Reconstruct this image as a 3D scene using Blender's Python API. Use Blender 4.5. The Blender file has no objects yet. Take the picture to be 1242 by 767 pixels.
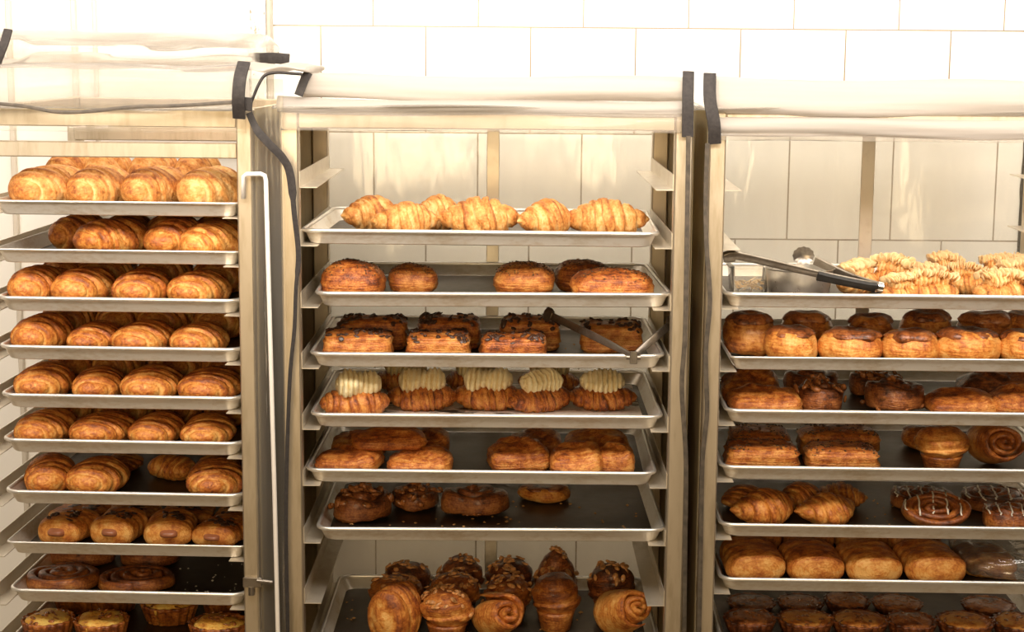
import bpy, math, random
import numpy as np
from mathutils import Vector, Matrix, Euler

# ------------------------------------------------------------------ camera, world, lights, exposure
SC = bpy.context.scene
COL = SC.collection
W, H, F = 1242.0, 767.0, 2050.0
CAM_LOC = Vector((0.0, -3.08, 1.86))
PITCH, ROLL = math.radians(8.9), math.radians(0.45)
cam_d = bpy.data.cameras.new('camera')
cam = bpy.data.objects.new('camera', cam_d)
COL.objects.link(cam)
cam_d.sensor_width = 36.0
cam_d.lens = F / W * 36.0
cam_d.clip_start = 0.05
CR = Euler((math.pi / 2 - PITCH, 0, 0)).to_matrix() @ Matrix.Rotation(ROLL, 3, 'Z')
cam.matrix_world = Matrix.Translation(CAM_LOC) @ CR.to_4x4()
SC.camera = cam

SC.view_settings.view_transform = 'Standard'
SC.view_settings.look = 'None'
SC.view_settings.gamma = 1
SC.view_settings.use_curve_mapping = False
SC.view_settings.exposure = 0.0

world = bpy.data.worlds.new('world')
SC.world = world
world.use_nodes = True
wnt = world.node_tree
bg = wnt.nodes['Background']
bg.inputs[1].default_value = 0.19
_tc = wnt.nodes.new('ShaderNodeTexCoord')
_sx = wnt.nodes.new('ShaderNodeSeparateXYZ')
_rp = wnt.nodes.new('ShaderNodeValToRGB')
wnt.links.new(_tc.outputs['Generated'], _sx.inputs[0])
_ma = wnt.nodes.new('ShaderNodeMath'); _ma.operation = 'MULTIPLY_ADD'
_ma.inputs[1].default_value = 0.5; _ma.inputs[2].default_value = 0.5
wnt.links.new(_sx.outputs['Z'], _ma.inputs[0])
wnt.links.new(_ma.outputs[0], _rp.inputs[0])
_e = _rp.color_ramp.elements
_e[0].position, _e[0].color = 0.38, (0.05, 0.030, 0.012, 1)
_e[1].position, _e[1].color = 0.62, (0.62, 0.42, 0.19, 1)
wnt.links.new(_rp.outputs[0], bg.inputs[0])


def area(name, loc, target, size, size_y, power, color):
    l = bpy.data.lights.new(name, 'AREA')
    l.shape = 'RECTANGLE'
    l.size, l.size_y, l.energy, l.color = size, size_y, power, color
    o = bpy.data.objects.new(name, l)
    o.location = loc
    o.rotation_euler = (Vector(target) - Vector(loc)).to_track_quat('-Z', 'Y').to_euler()
    COL.objects.link(o)
    return o


area('ceiling_light', (0.0, -0.55, 2.45), (0.0, 0.0, 1.1), 3.6, 0.35, 17, (1.0, 0.92, 0.83))
area('rear_wall_fill', (0.1, 0.36, 2.50), (0.1, 0.62, 0.9), 3.4, 0.3, 27, (1.0, 0.92, 0.82))  # added lamp, unseen, brightens the wall behind the racks
lf = area('upper_front_fill', (0.0, -0.85, 2.13), (0.0, 0.0, 1.9), 3.4, 0.30, 29, (1.0, 0.91, 0.82))  # added lamp, unseen, lifts the upper fronts of racks and pans
lf.data.spread = math.radians(120)
area('camera_side_fill', (-0.5, -4.3, 1.85), (0.0, 0.0, 1.10), 1.5, 1.1, 52, (1.0, 0.75, 0.43))  # added fill behind the camera for low pastries and film gloss


# ------------------------------------------------------------------ camera geometry -> world points
def ray(px, py):
    return CR @ Vector(((px - W / 2) / F, -(py - H / 2) / F, -1.0))


def hit(px, py, p0, n):
    d = ray(px, py)
    t = (Vector(p0) - CAM_LOC).dot(n) / d.dot(n)
    return CAM_LOC + d * t


def at(px, py, y):
    return hit(px, py, (0, y, 0), Vector((0, 1, 0)))


# ------------------------------------------------------------------ object helpers
USED = {}


def tag(o, label=None, cat=None, group=None, kind=None):
    if label: o['label'] = label
    if cat: o['category'] = cat
    if group: o['group'] = group
    if kind: o['kind'] = kind
    return o


def empty(name, loc=(0, 0, 0), rz=0.0):
    o = bpy.data.objects.new(name, None)
    o.location = loc
    o.rotation_euler = (0, 0, rz)
    o.empty_display_size = 0.05
    COL.objects.link(o)
    return o


def mesh_obj(name, V, Fc, mat, parent=None, smooth=True, attrs=None, loc=None, rz=0.0, autosharp=None):
    me = bpy.data.meshes.new(name)
    V = np.asarray(V, dtype=float)
    me.from_pydata([tuple(v) for v in V], [], [tuple(f) for f in Fc])
    if attrs:
        for k, a in attrs.items():
            a = np.asarray(a, dtype=np.float32)
            if a.ndim == 1:
                at_ = me.attributes.new(k, 'FLOAT', 'POINT')
                at_.data.foreach_set('value', a)
            else:
                at_ = me.attributes.new(k, 'FLOAT_VECTOR', 'POINT')
                at_.data.foreach_set('vector', a.ravel())
    if smooth:
        me.polygons.foreach_set('use_smooth', [True] * len(me.polygons))
        if autosharp:
            me.set_sharp_from_angle(angle=math.radians(autosharp))
    me.materials.append(mat)
    me.update()
    o = bpy.data.objects.new(name, me)
    COL.objects.link(o)
    if parent is not None:
        o.parent = parent
    if loc is not None:
        o.location = loc
    if rz:
        o.rotation_euler = (0, 0, rz)
    return o


class MB:
    """collects simple solids for ONE mesh"""

    def __init__(self):
        self.V, self.F = [], []

    def add(self, V, Fc):
        n = len(self.V)
        self.V += [tuple(v) for v in V]
        self.F += [tuple(i + n for i in f) for f in Fc]
        return self

    def box(self, x0, x1, y0, y1, z0, z1, b=0.0):
        if b <= 0:
            V = [(x, y, z) for z in (z0, z1) for (x, y) in ((x0, y0), (x1, y0), (x1, y1), (x0, y1))]
            return self.add(V, [(3, 2, 1, 0), (4, 5, 6, 7), (0, 1, 5, 4), (1, 2, 6, 5), (2, 3, 7, 6), (3, 0, 4, 7)])
        V, rings = [], []
        for z, ins in ((z0, b), (z0 + b, 0), (z1 - b, 0), (z1, b)):
            r = []
            for (x, y, sx, sy) in ((x0, y0, 1, 1), (x1, y0, -1, 1), (x1, y1, -1, -1), (x0, y1, 1, -1)):
                xx, yy = x + sx * ins, y + sy * ins
                pts = [(xx, yy + sy * b), (xx + sx * b, yy)]
                if sx * sy < 0: pts = pts[::-1]
                for p in pts:
                    r.append(len(V)); V.append((p[0], p[1], z))
            rings.append(r)
        Fc = [tuple(reversed(rings[0])), tuple(rings[-1])]
        for a, c in zip(rings[:-1], rings[1:]):
            for i in range(8):
                j = (i + 1) % 8
                Fc.append((a[i], a[j], c[j], c[i]))
        return self.add(V, Fc)

    def tube(self, pts, r, n=10, flat=None, cap=True):
        V, Fc = sweep(pts, r, n, flat, cap)
        return self.add(V, Fc)

    def build(self, name, mat, parent=None, smooth=False, **k):
        return mesh_obj(name, self.V, self.F, mat, parent, smooth, **k)


def sweep(pts, r, n=10, flat=None, cap=True):
    """tube along pts; r scalar or list; flat=(half width vector, thickness) gives a strap"""
    P = [Vector(p) for p in pts]
    m = len(P)
    R = r if hasattr(r, '__len__') else [r] * m
    V, Fc = [], []
    prev = None
    for i in range(m):
        t = (P[min(i + 1, m - 1)] - P[max(i - 1, 0)]).normalized()
        if flat is not None:
            u = Vector(flat[0]) - t * Vector(flat[0]).dot(t)
            u.normalize()
        elif prev is None:
            u = Vector((0, 0, 1)) if abs(t.z) < 0.9 else Vector((1, 0, 0))
            u = (u - t * u.dot(t)).normalized()
        else:
            u = (prev - t * prev.dot(t)).normalized()
        prev = u
        w = t.cross(u)
        for k in range(n):
            a = 2 * math.pi * (k + (0.5 if n == 4 else 0)) / n
            ca, sa = math.cos(a), math.sin(a)
            if flat is not None:
                q = 0.35
                ca = math.copysign(abs(ca) ** q, ca) if abs(ca) > 1e-6 else 0
                sa = math.copysign(abs(sa) ** q, sa) if abs(sa) > 1e-6 else 0
                V.append(P[i] + u * (ca * R[i]) + w * (sa * flat[1]))
            else:
                V.append(P[i] + u * (ca * R[i]) + w * (sa * R[i]))
    for i in range(m - 1):
        for k in range(n):
            k2 = (k + 1) % n
            Fc.append((i * n + k, i * n + k2, (i + 1) * n + k2, (i + 1) * n + k))
    if cap:
        Fc.append(tuple(reversed(range(n))))
        Fc.append(tuple((m - 1) * n + k for k in range(n)))
    return V, Fc


def smooth_path(pts, sub=6):
    P = [Vector(p) for p in pts]
    out = []
    for i in range(len(P) - 1):
        p0, p1, p2, p3 = P[max(i - 1, 0)], P[i], P[i + 1], P[min(i + 2, len(P) - 1)]
        for s in range(sub):
            t = s / sub
            out.append(0.5 * ((2 * p1) + (p2 - p0) * t + (2 * p0 - 5 * p1 + 4 * p2 - p3) * t * t + (3 * p1 - p0 - 3 * p2 + p3) * t ** 3))
    out.append(P[-1])
    return out


# ------------------------------------------------------------------ materials
def new_mat(name):
    m = bpy.data.materials.new(name)
    m.use_nodes = True
    nt = m.node_tree
    nt.nodes.clear()
    out = nt.nodes.new('ShaderNodeOutputMaterial')
    b = nt.nodes.new('ShaderNodeBsdfPrincipled')
    nt.links.new(b.outputs[0], out.inputs[0])
    return m, nt, b, out


def N(nt, kind, **k):
    n = nt.nodes.new('ShaderNode' + kind)
    for a, v in k.items():
        setattr(n, a, v)
    return n


def ramp(nt, stops, fac):
    r = nt.nodes.new('ShaderNodeValToRGB')
    e = r.color_ramp.elements
    while len(e) < len(stops): e.new(0.5)
    for x, (p, c) in zip(e, stops):
        x.position = p
        x.color = (*c, 1)
    nt.links.new(fac, r.inputs[0])
    return r


def math_n(nt, op, a, b=None, clamp=False):
    m = nt.nodes.new('ShaderNodeMath')
    m.operation = op
    m.use_clamp = clamp
    for i, v in enumerate((a, b)):
        if v is None: continue
        if isinstance(v, (int, float)): m.inputs[i].default_value = v
        else: nt.links.new(v, m.inputs[i])
    return m.outputs[0]


def noise(nt, scale, detail=3, vec=None, rough=0.55):
    n = nt.nodes.new('ShaderNodeTexNoise')
    n.inputs['Scale'].default_value = scale
    n.inputs['Detail'].default_value = detail
    n.inputs['Roughness'].default_value = rough
    if vec is None:
        tc = nt.nodes.new('ShaderNodeTexCoord')
        vec = tc.outputs['Object']
    nt.links.new(vec, n.inputs['Vector'])
    return n.outputs[0]


def bump(nt, b, h, strength=0.3, dist=0.002):
    n = nt.nodes.new('ShaderNodeBump')
    n.inputs['Strength'].default_value = strength
    n.inputs['Distance'].default_value = dist
    nt.links.new(h, n.inputs['Height'])
    nt.links.new(n.outputs[0], b.inputs['Normal'])


def pastry_mat(name, stops, rough=0.42, coat=0.25, layer=0.35, lamps=(5.0, 1.6), nscale=50, bstr=0.7):
    """baked dough: colour follows the bake attribute, blotches and fine layer lines"""
    m, nt, b, _ = new_mat(name)
    ab = N(nt, 'Attribute', attribute_name='bake')
    ac = N(nt, 'Attribute', attribute_name='co')
    oi = N(nt, 'ObjectInfo')
    sc = nt.nodes.new('ShaderNodeVectorMath'); sc.operation = 'MULTIPLY'
    sc.inputs[1].default_value = (lamps[0], lamps[1], 1.0)
    nt.links.new(ac.outputs['Vector'], sc.inputs[0])
    lines = noise(nt, 1.0, 2, sc.outputs[0], 0.6)
    blot = noise(nt, nscale, 4)
    fine = noise(nt, nscale * 4.5, 3)
    f = math_n(nt, 'ADD', ab.outputs['Fac'], math_n(nt, 'MULTIPLY', math_n(nt, 'SUBTRACT', lines, 0.5), layer * 2.6))
    f = math_n(nt, 'ADD', f, math_n(nt, 'MULTIPLY', math_n(nt, 'SUBTRACT', blot, 0.5), 1.6))
    f = math_n(nt, 'ADD', f, math_n(nt, 'MULTIPLY', math_n(nt, 'SUBTRACT', fine, 0.5), 0.9))
    f = math_n(nt, 'ADD', f, math_n(nt, 'MULTIPLY', math_n(nt, 'SUBTRACT', oi.outputs['Random'], 0.5), 0.20), True)
    r = ramp(nt, stops, f)
    nt.links.new(r.outputs[0], b.inputs['Base Color'])
    b.inputs['Roughness'].default_value = rough
    b.inputs['Coat Weight'].default_value = coat
    b.inputs['Coat Roughness'].default_value = 0.25
    h = math_n(nt, 'ADD', math_n(nt, 'MULTIPLY', lines, 0.7), math_n(nt, 'ADD', math_n(nt, 'MULTIPLY', blot, 0.8), math_n(nt, 'MULTIPLY', fine, 0.6)))
    bump(nt, b, h, bstr, 0.004)
    return m


def plain(name, color, rough=0.5, metal=0.0, var=0.15, scale=30, coat=0.0, bstr=0.0, spec=None):
    m, nt, b, _ = new_mat(name)
    n = noise(nt, scale, 4)
    c0 = tuple(max(0, c * (1 - var)) for c in color)
    c1 = tuple(min(1, c * (1 + var)) for c in color)
    r = ramp(nt, [(0.3, c0), (0.7, c1)], n)
    nt.links.new(r.outputs[0], b.inputs['Base Color'])
    b.inputs['Roughness'].default_value = rough
    b.inputs['Metallic'].default_value = metal
    b.inputs['Coat Weight'].default_value = coat
    if spec is not None: b.inputs['Specular IOR Level'].default_value = spec
    if bstr: bump(nt, b, n, bstr, 0.003)
    return m


def metal_mat(name, c_clean, c_stain, rough=0.42, stain=0.5, stretch=(1, 1, 1), scale=14, rough_var=0.15, metallic=0.92):
    m, nt, b, _ = new_mat(name)
    tc = N(nt, 'TexCoord')
    mp = N(nt, 'Mapping')
    mp.inputs['Scale'].default_value = stretch
    nt.links.new(tc.outputs['Object'], mp.inputs['Vector'])
    n1 = noise(nt, scale, 5, mp.outputs[0], 0.65)
    n2 = noise(nt, scale * 7, 3, mp.outputs[0], 0.6)
    f = math_n(nt, 'ADD', math_n(nt, 'MULTIPLY', n1, 0.7), math_n(nt, 'MULTIPLY', n2, 0.3))
    r = ramp(nt, [(stain - 0.12, c_stain), (stain + 0.10, c_clean)], f)
    nt.links.new(r.outputs[0], b.inputs['Base Color'])
    b.inputs['Metallic'].default_value = metallic
    rr = math_n(nt, 'ADD', rough, math_n(nt, 'MULTIPLY', math_n(nt, 'SUBTRACT', n2, 0.5), rough_var))
    nt.links.new(rr, b.inputs['Roughness'])
    return m


def film_mat(name, haze, gloss_rough=0.12, tint=(1, 0.99, 0.96), wr=22, wrs=0.6, stretch=(1, 1, 0.25), diff=(0.95, 0.92, 0.86), fres=1.25, bdist=0.01):
    """clear plastic film: see-through, a fresnel gloss broken by wrinkles, a little milky haze"""
    m = bpy.data.materials.new(name)
    m.use_nodes = True
    nt = m.node_tree
    nt.nodes.clear()
    out = nt.nodes.new('ShaderNodeOutputMaterial')
    tr = N(nt, 'BsdfTransparent'); tr.inputs[0].default_value = (*tint, 1)
    gl = N(nt, 'BsdfGlossy'); gl.inputs['Roughness'].default_value = gloss_rough
    df = N(nt, 'BsdfDiffuse'); df.inputs[0].default_value = (*diff, 1)
    tl = N(nt, 'BsdfTranslucent'); tl.inputs[0].default_value = (*diff, 1)
    tc = N(nt, 'TexCoord')
    mp = N(nt, 'Mapping'); mp.inputs['Scale'].default_value = stretch
    nt.links.new(tc.outputs['Object'], mp.inputs['Vector'])
    n = noise(nt, wr, 3, mp.outputs[0], 0.5)
    bp = N(nt, 'Bump'); bp.inputs['Strength'].default_value = wrs; bp.inputs['Distance'].default_value = bdist
    nt.links.new(n, bp.inputs['Height'])
    for s in (gl, df):
        nt.links.new(bp.outputs[0], s.inputs['Normal'])
    fr = N(nt, 'Fresnel'); fr.inputs['IOR'].default_value = fres
    nt.links.new(bp.outputs[0], fr.inputs['Normal'])
    mx1 = N(nt, 'MixShader'); nt.links.new(fr.outputs[0], mx1.inputs[0])
    nt.links.new(tr.outputs[0], mx1.inputs[1]); nt.links.new(gl.outputs[0], mx1.inputs[2])
    md = N(nt, 'MixShader'); md.inputs[0].default_value = 0.5
    nt.links.new(df.outputs[0], md.inputs[1]); nt.links.new(tl.outputs[0], md.inputs[2])
    mx2 = N(nt, 'MixShader')
    hz = math_n(nt, 'ADD', haze * 0.6, math_n(nt, 'MULTIPLY', n, haze * 0.8), True)
    nt.links.new(hz, mx2.inputs[0])
    nt.links.new(mx1.outputs[0], mx2.inputs[1]); nt.links.new(md.outputs[0], mx2.inputs[2])
    nt.links.new(mx2.outputs[0], out.inputs[0])
    return m


GOLD = [(0.0, (0.85, 0.47, 0.135)), (0.30, (0.73, 0.30, 0.055)), (0.62, (0.50, 0.145, 0.020)), (1.0, (0.21, 0.050, 0.010))]
PALE = [(0.0, (0.86, 0.55, 0.23)), (0.33, (0.76, 0.37, 0.10)), (0.66, (0.56, 0.21, 0.042)), (1.0, (0.30, 0.085, 0.016))]
DEEP = [(0.0, (0.72, 0.33, 0.08)), (0.32, (0.52, 0.17, 0.03)), (0.65, (0.28, 0.075, 0.015)), (1.0, (0.10, 0.026, 0.008))]
DARK = [(0.0, (0.55, 0.21, 0.06)), (0.35, (0.32, 0.095, 0.025)), (0.7, (0.105, 0.030, 0.010)), (1.0, (0.035, 0.012, 0.006))]
M = {
    'pale': pastry_mat('pale_golden_dough', PALE, 0.6, 0.0),
    'gold': pastry_mat('golden_dough', GOLD, 0.55, 0.08),
    'deep': pastry_mat('deep_golden_dough', DEEP, 0.38, 0.35),
    'puff': pastry_mat('laminated_dough', [(0.0, (0.78, 0.36, 0.085)), (0.35, (0.58, 0.185, 0.030)), (0.7, (0.33, 0.078, 0.013)), (1.0, (0.12, 0.028, 0.007))], 0.45, 0.15, 0.45, (5.0, 1.2), 75, 0.9),
    'dark': pastry_mat('caramelised_dough', DARK, 0.34, 0.3),
    'egg': pastry_mat('egg_filling', [(0.0, (0.95, 0.66, 0.17)), (0.45, (0.88, 0.45, 0.07)), (0.8, (0.50, 0.17, 0.03)), (1, (0.14, 0.04, 0.01))], 0.5, 0.05, nscale=60),
    'cream': pastry_mat('piped_cream', [(0.0, (0.90, 0.78, 0.48)), (0.45, (0.80, 0.62, 0.30)), (0.85, (0.55, 0.36, 0.13)), (1, (0.5, 0.3, 0.1))], 0.55, 0.0, 0.2),
    'almond': plain('sliced_almond', (0.80, 0.55, 0.27), 0.5, var=0.22, scale=60),
    'choc': plain('dark_chocolate', (0.060, 0.026, 0.014), 0.4, var=0.4, scale=80, coat=0.3),
    'seed': plain('roasted_seed', (0.10, 0.055, 0.025), 0.5, var=0.5, scale=90),
    'nut': plain('glazed_pecan', (0.36, 0.13, 0.038), 0.26, var=0.75, scale=120, coat=0.5),
    'sausage': plain('cooked_sausage', (0.36, 0.13, 0.06), 0.35, var=0.3, coat=0.3),
    'flake': plain('toasted_flake', (0.58, 0.27, 0.09), 0.35, var=0.6, scale=110, coat=0.3),
    'crumb': plain('pastry_crumb', (0.62, 0.32, 0.11), 0.6, var=0.4, scale=120),
    'sugar': plain('pearl_sugar', (0.85, 0.78, 0.66), 0.5, var=0.1),
    'pan': metal_mat('aluminium_pan', (0.86, 0.81, 0.72), (0.62, 0.50, 0.34), 0.42, 0.42, (1, 1, 2.5), 9, 0.15, 0.62),
    'rim': metal_mat('rolled_pan_rim', (0.88, 0.85, 0.79), (0.72, 0.65, 0.54), 0.40, 0.40, (1, 1, 1), 22, 0.04, 0.8),
    'base': metal_mat('seasoned_pan_floor', (0.10, 0.075, 0.055), (0.045, 0.033, 0.025), 0.42, 0.5, (1, 1, 1), 7, 0.2, 0.55),
    'rack': metal_mat('rack_aluminium', (0.59, 0.50, 0.37), (0.42, 0.34, 0.22), 0.42, 0.42, (3, 3, 0.5), 6, 0.15, 0.80),
    'slide': metal_mat('slide_aluminium', (0.76, 0.69, 0.57), (0.56, 0.47, 0.35), 0.40, 0.40, (1, 0.6, 1), 10, 0.15, 0.65),
    'steel': metal_mat('tong_steel', (0.34, 0.30, 0.25), (0.20, 0.165, 0.13), 0.30, 0.45, (1, 1, 1), 20, 0.1, 0.9),
    'grip': plain('black_grip', (0.018, 0.015, 0.013), 0.45, var=0.3),
    'tape': plain('black_binding', (0.030, 0.024, 0.021), 0.75, var=0.35, scale=140, bstr=0.3),
    'zip': plain('zip_tape', (0.075, 0.058, 0.040), 0.6, var=0.4, scale=90),
    'white': plain('white_paint', (0.90, 0.86, 0.80), 0.4, var=0.03),
    'plaster': plain('off_white_plaster', (0.93, 0.89, 0.82), 0.6, var=0.02, scale=4),
    'rubber': plain('caster_rubber', (0.03, 0.03, 0.03), 0.6),
    'floor': plain('floor_tile', (0.32, 0.26, 0.20), 0.5, var=0.15, scale=6),
    'film': film_mat('clear_film', 0.07),
    'film_back': film_mat('clear_film_rear', 0.16, 0.16, wr=13, wrs=0.8, stretch=(1, 1, 0.25), fres=1.5, bdist=0.012),
    'film_side': film_mat('reflection_brown_film', 1.05, 0.15, diff=(0.50, 0.41, 0.25), fres=1.5),  # near-opaque olive brown, painting in the reflections on the side film
    'roll': film_mat('rolled_film', 0.95, 0.25, wr=9, wrs=0.7, stretch=(0.12, 1, 3.2), diff=(0.68, 0.63, 0.57)),
    'drape': film_mat('draped_film', 0.28, 0.22, wr=8, wrs=0.7, stretch=(0.15, 1, 2.5), diff=(0.68, 0.63, 0.57)),
    'bag': film_mat('crinkled_bag', 0.14, 0.12, wr=24, wrs=0.7, stretch=(1, 1, 1), fres=1.9, bdist=0.006),
    'tub': film_mat('clear_tub', 0.10, 0.08, wr=10, wrs=0.1, stretch=(1, 1, 1), fres=1.4),
}


def chipped():
    m, nt, b, _ = new_mat('chipped_white_paint')
    tc = N(nt, 'TexCoord')
    mp = N(nt, 'Mapping'); mp.inputs['Scale'].default_value = (1, 1, 0.45)
    nt.links.new(tc.outputs['Object'], mp.inputs['Vector'])
    n = noise(nt, 70, 5, mp.outputs[0], 0.7)
    r = ramp(nt, [(0.37, (0.30, 0.24, 0.17)), (0.42, (0.80, 0.77, 0.70))], n)
    nt.links.new(r.outputs[0], b.inputs['Base Color'])
    b.inputs['Roughness'].default_value = 0.5
    return m


M['chipped'] = chipped()

# ------------------------------------------------------------------ setting
WALL_Y = 0.80
q0, q1 = at(644, 33, WALL_Y), at(644, 288, WALL_Y)
TILE_H = (q0.z - q1.z) / 2
TILE_W = (at(1155, 16, WALL_Y).x - at(389, 16, WALL_Y).x) / 6
JX = at(644, 16, WALL_Y).x
JZ = at(621, 33, WALL_Y).z


def tile_mat():
    m, nt, b, _ = new_mat('white_wall_tile')
    tc = N(nt, 'TexCoord')
    sx = N(nt, 'SeparateXYZ'); nt.links.new(tc.outputs['Object'], sx.inputs[0])
    cx = N(nt, 'CombineXYZ')
    # bring a joint of an unshifted course onto the origin
    nt.links.new(math_n(nt, 'ADD', sx.outputs['X'], -JX + 40 * TILE_W), cx.inputs[0])
    nt.links.new(math_n(nt, 'ADD', sx.outputs['Z'], -JZ + 40 * TILE_H), cx.inputs[1])
    br = N(nt, 'TexBrick')
    br.offset, br.offset_frequency, br.squash = 0.5, 2, 1.0
    br.inputs['Scale'].default_value = 1.0
    br.inputs['Brick Width'].default_value = TILE_W
    br.inputs['Row Height'].default_value = TILE_H
    br.inputs['Mortar Size'].default_value = 0.0019
    br.inputs['Mortar Smooth'].default_value = 0.1
    br.inputs['Color1'].default_value = (0.93, 0.90, 0.83, 1)
    br.inputs['Color2'].default_value = (0.91, 0.875, 0.80, 1)
    br.inputs['Mortar'].default_value = (0.24, 0.18, 0.11, 1)
    nt.links.new(cx.outputs[0], br.inputs['Vector'])
    nt.links.new(br.outputs['Color'], b.inputs['Base Color'])
    b.inputs['Roughness'].default_value = 0.22
    inv = math_n(nt, 'SUBTRACT', 1.0, br.outputs['Fac'])
    bump(nt, b, inv, 0.4, 0.002)
    return m


M['tile'] = tile_mat()
XT = at(331, 40, WALL_Y).x          # where the tiling starts
XP0, XP1 = at(304, 40, WALL_Y).x, XT
tag(MB().box(XT, 2.4, WALL_Y, WALL_Y + 0.1, 0, 2.9).build('wall_back', M['tile']), kind='structure')
tag(MB().box(-2.4, XP0, WALL_Y + 0.02, WALL_Y + 0.1, 0, 2.9).build('wall_left', M['plaster']), kind='structure')
tag(MB().box(XP0, XP1 - 0.012, WALL_Y - 0.035, WALL_Y + 0.1, 0, 2.9, 0.006).build('trim_1', M['chipped']), kind='structure')
tag(MB().box(XP1 - 0.011, XP1 + 0.001, WALL_Y - 0.03, WALL_Y + 0.1, 0, 2.9, 0.003).build('trim_2', plain('grey_edge_strip', (0.45, 0.40, 0.33), 0.5)), kind='structure')
for i, (pa, pb) in enumerate(((13, 19), (91, 97), (117, 121))):
    tag(MB().box(at(pa, 220, WALL_Y).x, at(pb, 220, WALL_Y).x, WALL_Y + 0.004, WALL_Y + 0.03, 0, 2.05, 0.002).build('trim_%d' % (i + 3), plain('wall_strip_%d' % i, (0.66, 0.59, 0.49), 0.5, var=0.05)), kind='structure')
tag(MB().box(-2.4, 2.4, -4.2, WALL_Y + 0.1, -0.1, 0).build('floor', M['floor']), kind='structure')


# ------------------------------------------------------------------ racks
class Rack:
    def __init__(s, name, label, ref_px, ref_y, yaw, inner_px, y_in, depth, width=None, post_w=0.03):
        s.yaw = yaw
        s.ex = Vector((math.cos(yaw), math.sin(yaw), 0))
        s.ey = Vector((-math.sin(yaw), math.cos(yaw), 0))
        p = at(ref_px, ref_y, 0.0)
        s.p0 = Vector((p.x, 0, 0))
        s.depth = depth
        s.name = name
        s.e = empty(name, s.p0, yaw)
        tag(s.e, label, 'pan rack', 'pan racks')

    def loc(s, px, py, d=0.0):
        """local (x, d, z) of the point seen at px, py on the plane d behind the rack front"""
        h = hit(px, py, s.p0 + s.ey * d, s.ey)
        r = h - s.p0
        return Vector((r.dot(s.ex), d, h.z))

    def world(s, v):
        return s.p0 + s.ex * v[0] + s.ey * v[1] + Vector((0, 0, v[2]))


def build_rack(R, xi0, xi1, top, slides, pw, sl_w, deep, rear_stop=None, bars=(0.0,)):
    """xi0..xi1 = inner opening; slides = ledge heights"""
    e = R.e
    y0, y1 = -0.018, deep
    for xa, xb in ((xi0 - pw, xi0), (xi1, xi1 + pw)):
        for ya, yb in ((y0, y0 + 0.035), (y1 - 0.035, y1)):
            MB().box(xa, xb, ya, yb, 0.13, top, 0.0025).build('post', M['rack'], e)
            cm = MB()
            cm.box(xa + 0.003, xb - 0.003, ya + 0.004, yb - 0.004, 0.10, 0.13)
            c = cm.build('caster', M['steel'], e)
            xm, ym = (xa + xb) / 2, (ya + yb) / 2
            MB().tube([(xm - 0.014, ym, 0.05), (xm + 0.014, ym, 0.05)], 0.05, 20).build('wheel', M['rubber'], c)
    for z in slides:
        for sgn, x in ((1, xi0), (-1, xi1)):
            t = 0.0016
            x1 = x + sgn * sl_w
            m = MB()
            xa, xb = sorted((x, x1))
            m.box(xa, xb, y0 + 0.012, y1 - 0.01, z - t, z)
            wa, wb = sorted((x, x + sgn * t))
            m.box(wa, wb, y0 + 0.012, y1 - 0.01, z, z + 0.028)
            m.build('slide', M['slide'], e)
    for ya, yb in ((y0 + 0.004, y0 + 0.028), (y1 - 0.03, y1 - 0.006)):
        MB().box(xi0, xi1, ya, yb, top - 0.034, top - 0.002, 0.002).build('top_rail', M['rack'], e)
        MB().box(xi0, xi1, ya, yb, 0.14, 0.175, 0.002).build('bottom_rail', M['rack'], e)
    for xa, xb in ((xi0 - pw + 0.004, xi0 - 0.004), (xi1 + 0.004, xi1 + pw - 0.004)):
        MB().box(xa, xb, y0 + 0.035, y1 - 0.035, top - 0.034, top - 0.002, 0.002).build('side_rail', M['rack'], e)
        MB().box(xa, xb, y0 + 0.035, y1 - 0.035, 0.14, 0.175, 0.002).build('side_rail', M['rack'], e)
    if rear_stop:
        MB().box(rear_stop[0], rear_stop[1], y1 - 0.036, y1 - 0.031, 0.175, top - 0.034, 0.001).build('rear_stop', M['slide'], e)


# ---- sheet pans
def superloop(w, d, r, n=6):
    pts = []
    for cx, cy, a0 in ((w / 2 - r, d / 2 - r, 0), (-w / 2 + r, d / 2 - r, 90), (-w / 2 + r, -d / 2 + r, 180), (w / 2 - r, -d / 2 + r, 270)):
        for k in range(n + 1):
            a = math.radians(a0 + 90 * k / n)
            pts.append((cx + r * math.cos(a), cy + r * math.sin(a)))
    return pts


def loft(loops):
    V, Fc = [], []
    n = len(loops[0])
    for l in loops: V += l
    for i in range(len(loops) - 1):
        for k in range(n):
            k2 = (k + 1) % n
            Fc.append((i * n + k, i * n + k2, (i + 1) * n + k2, (i + 1) * n + k))
    return V, Fc


PAN_H = 0.026


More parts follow.
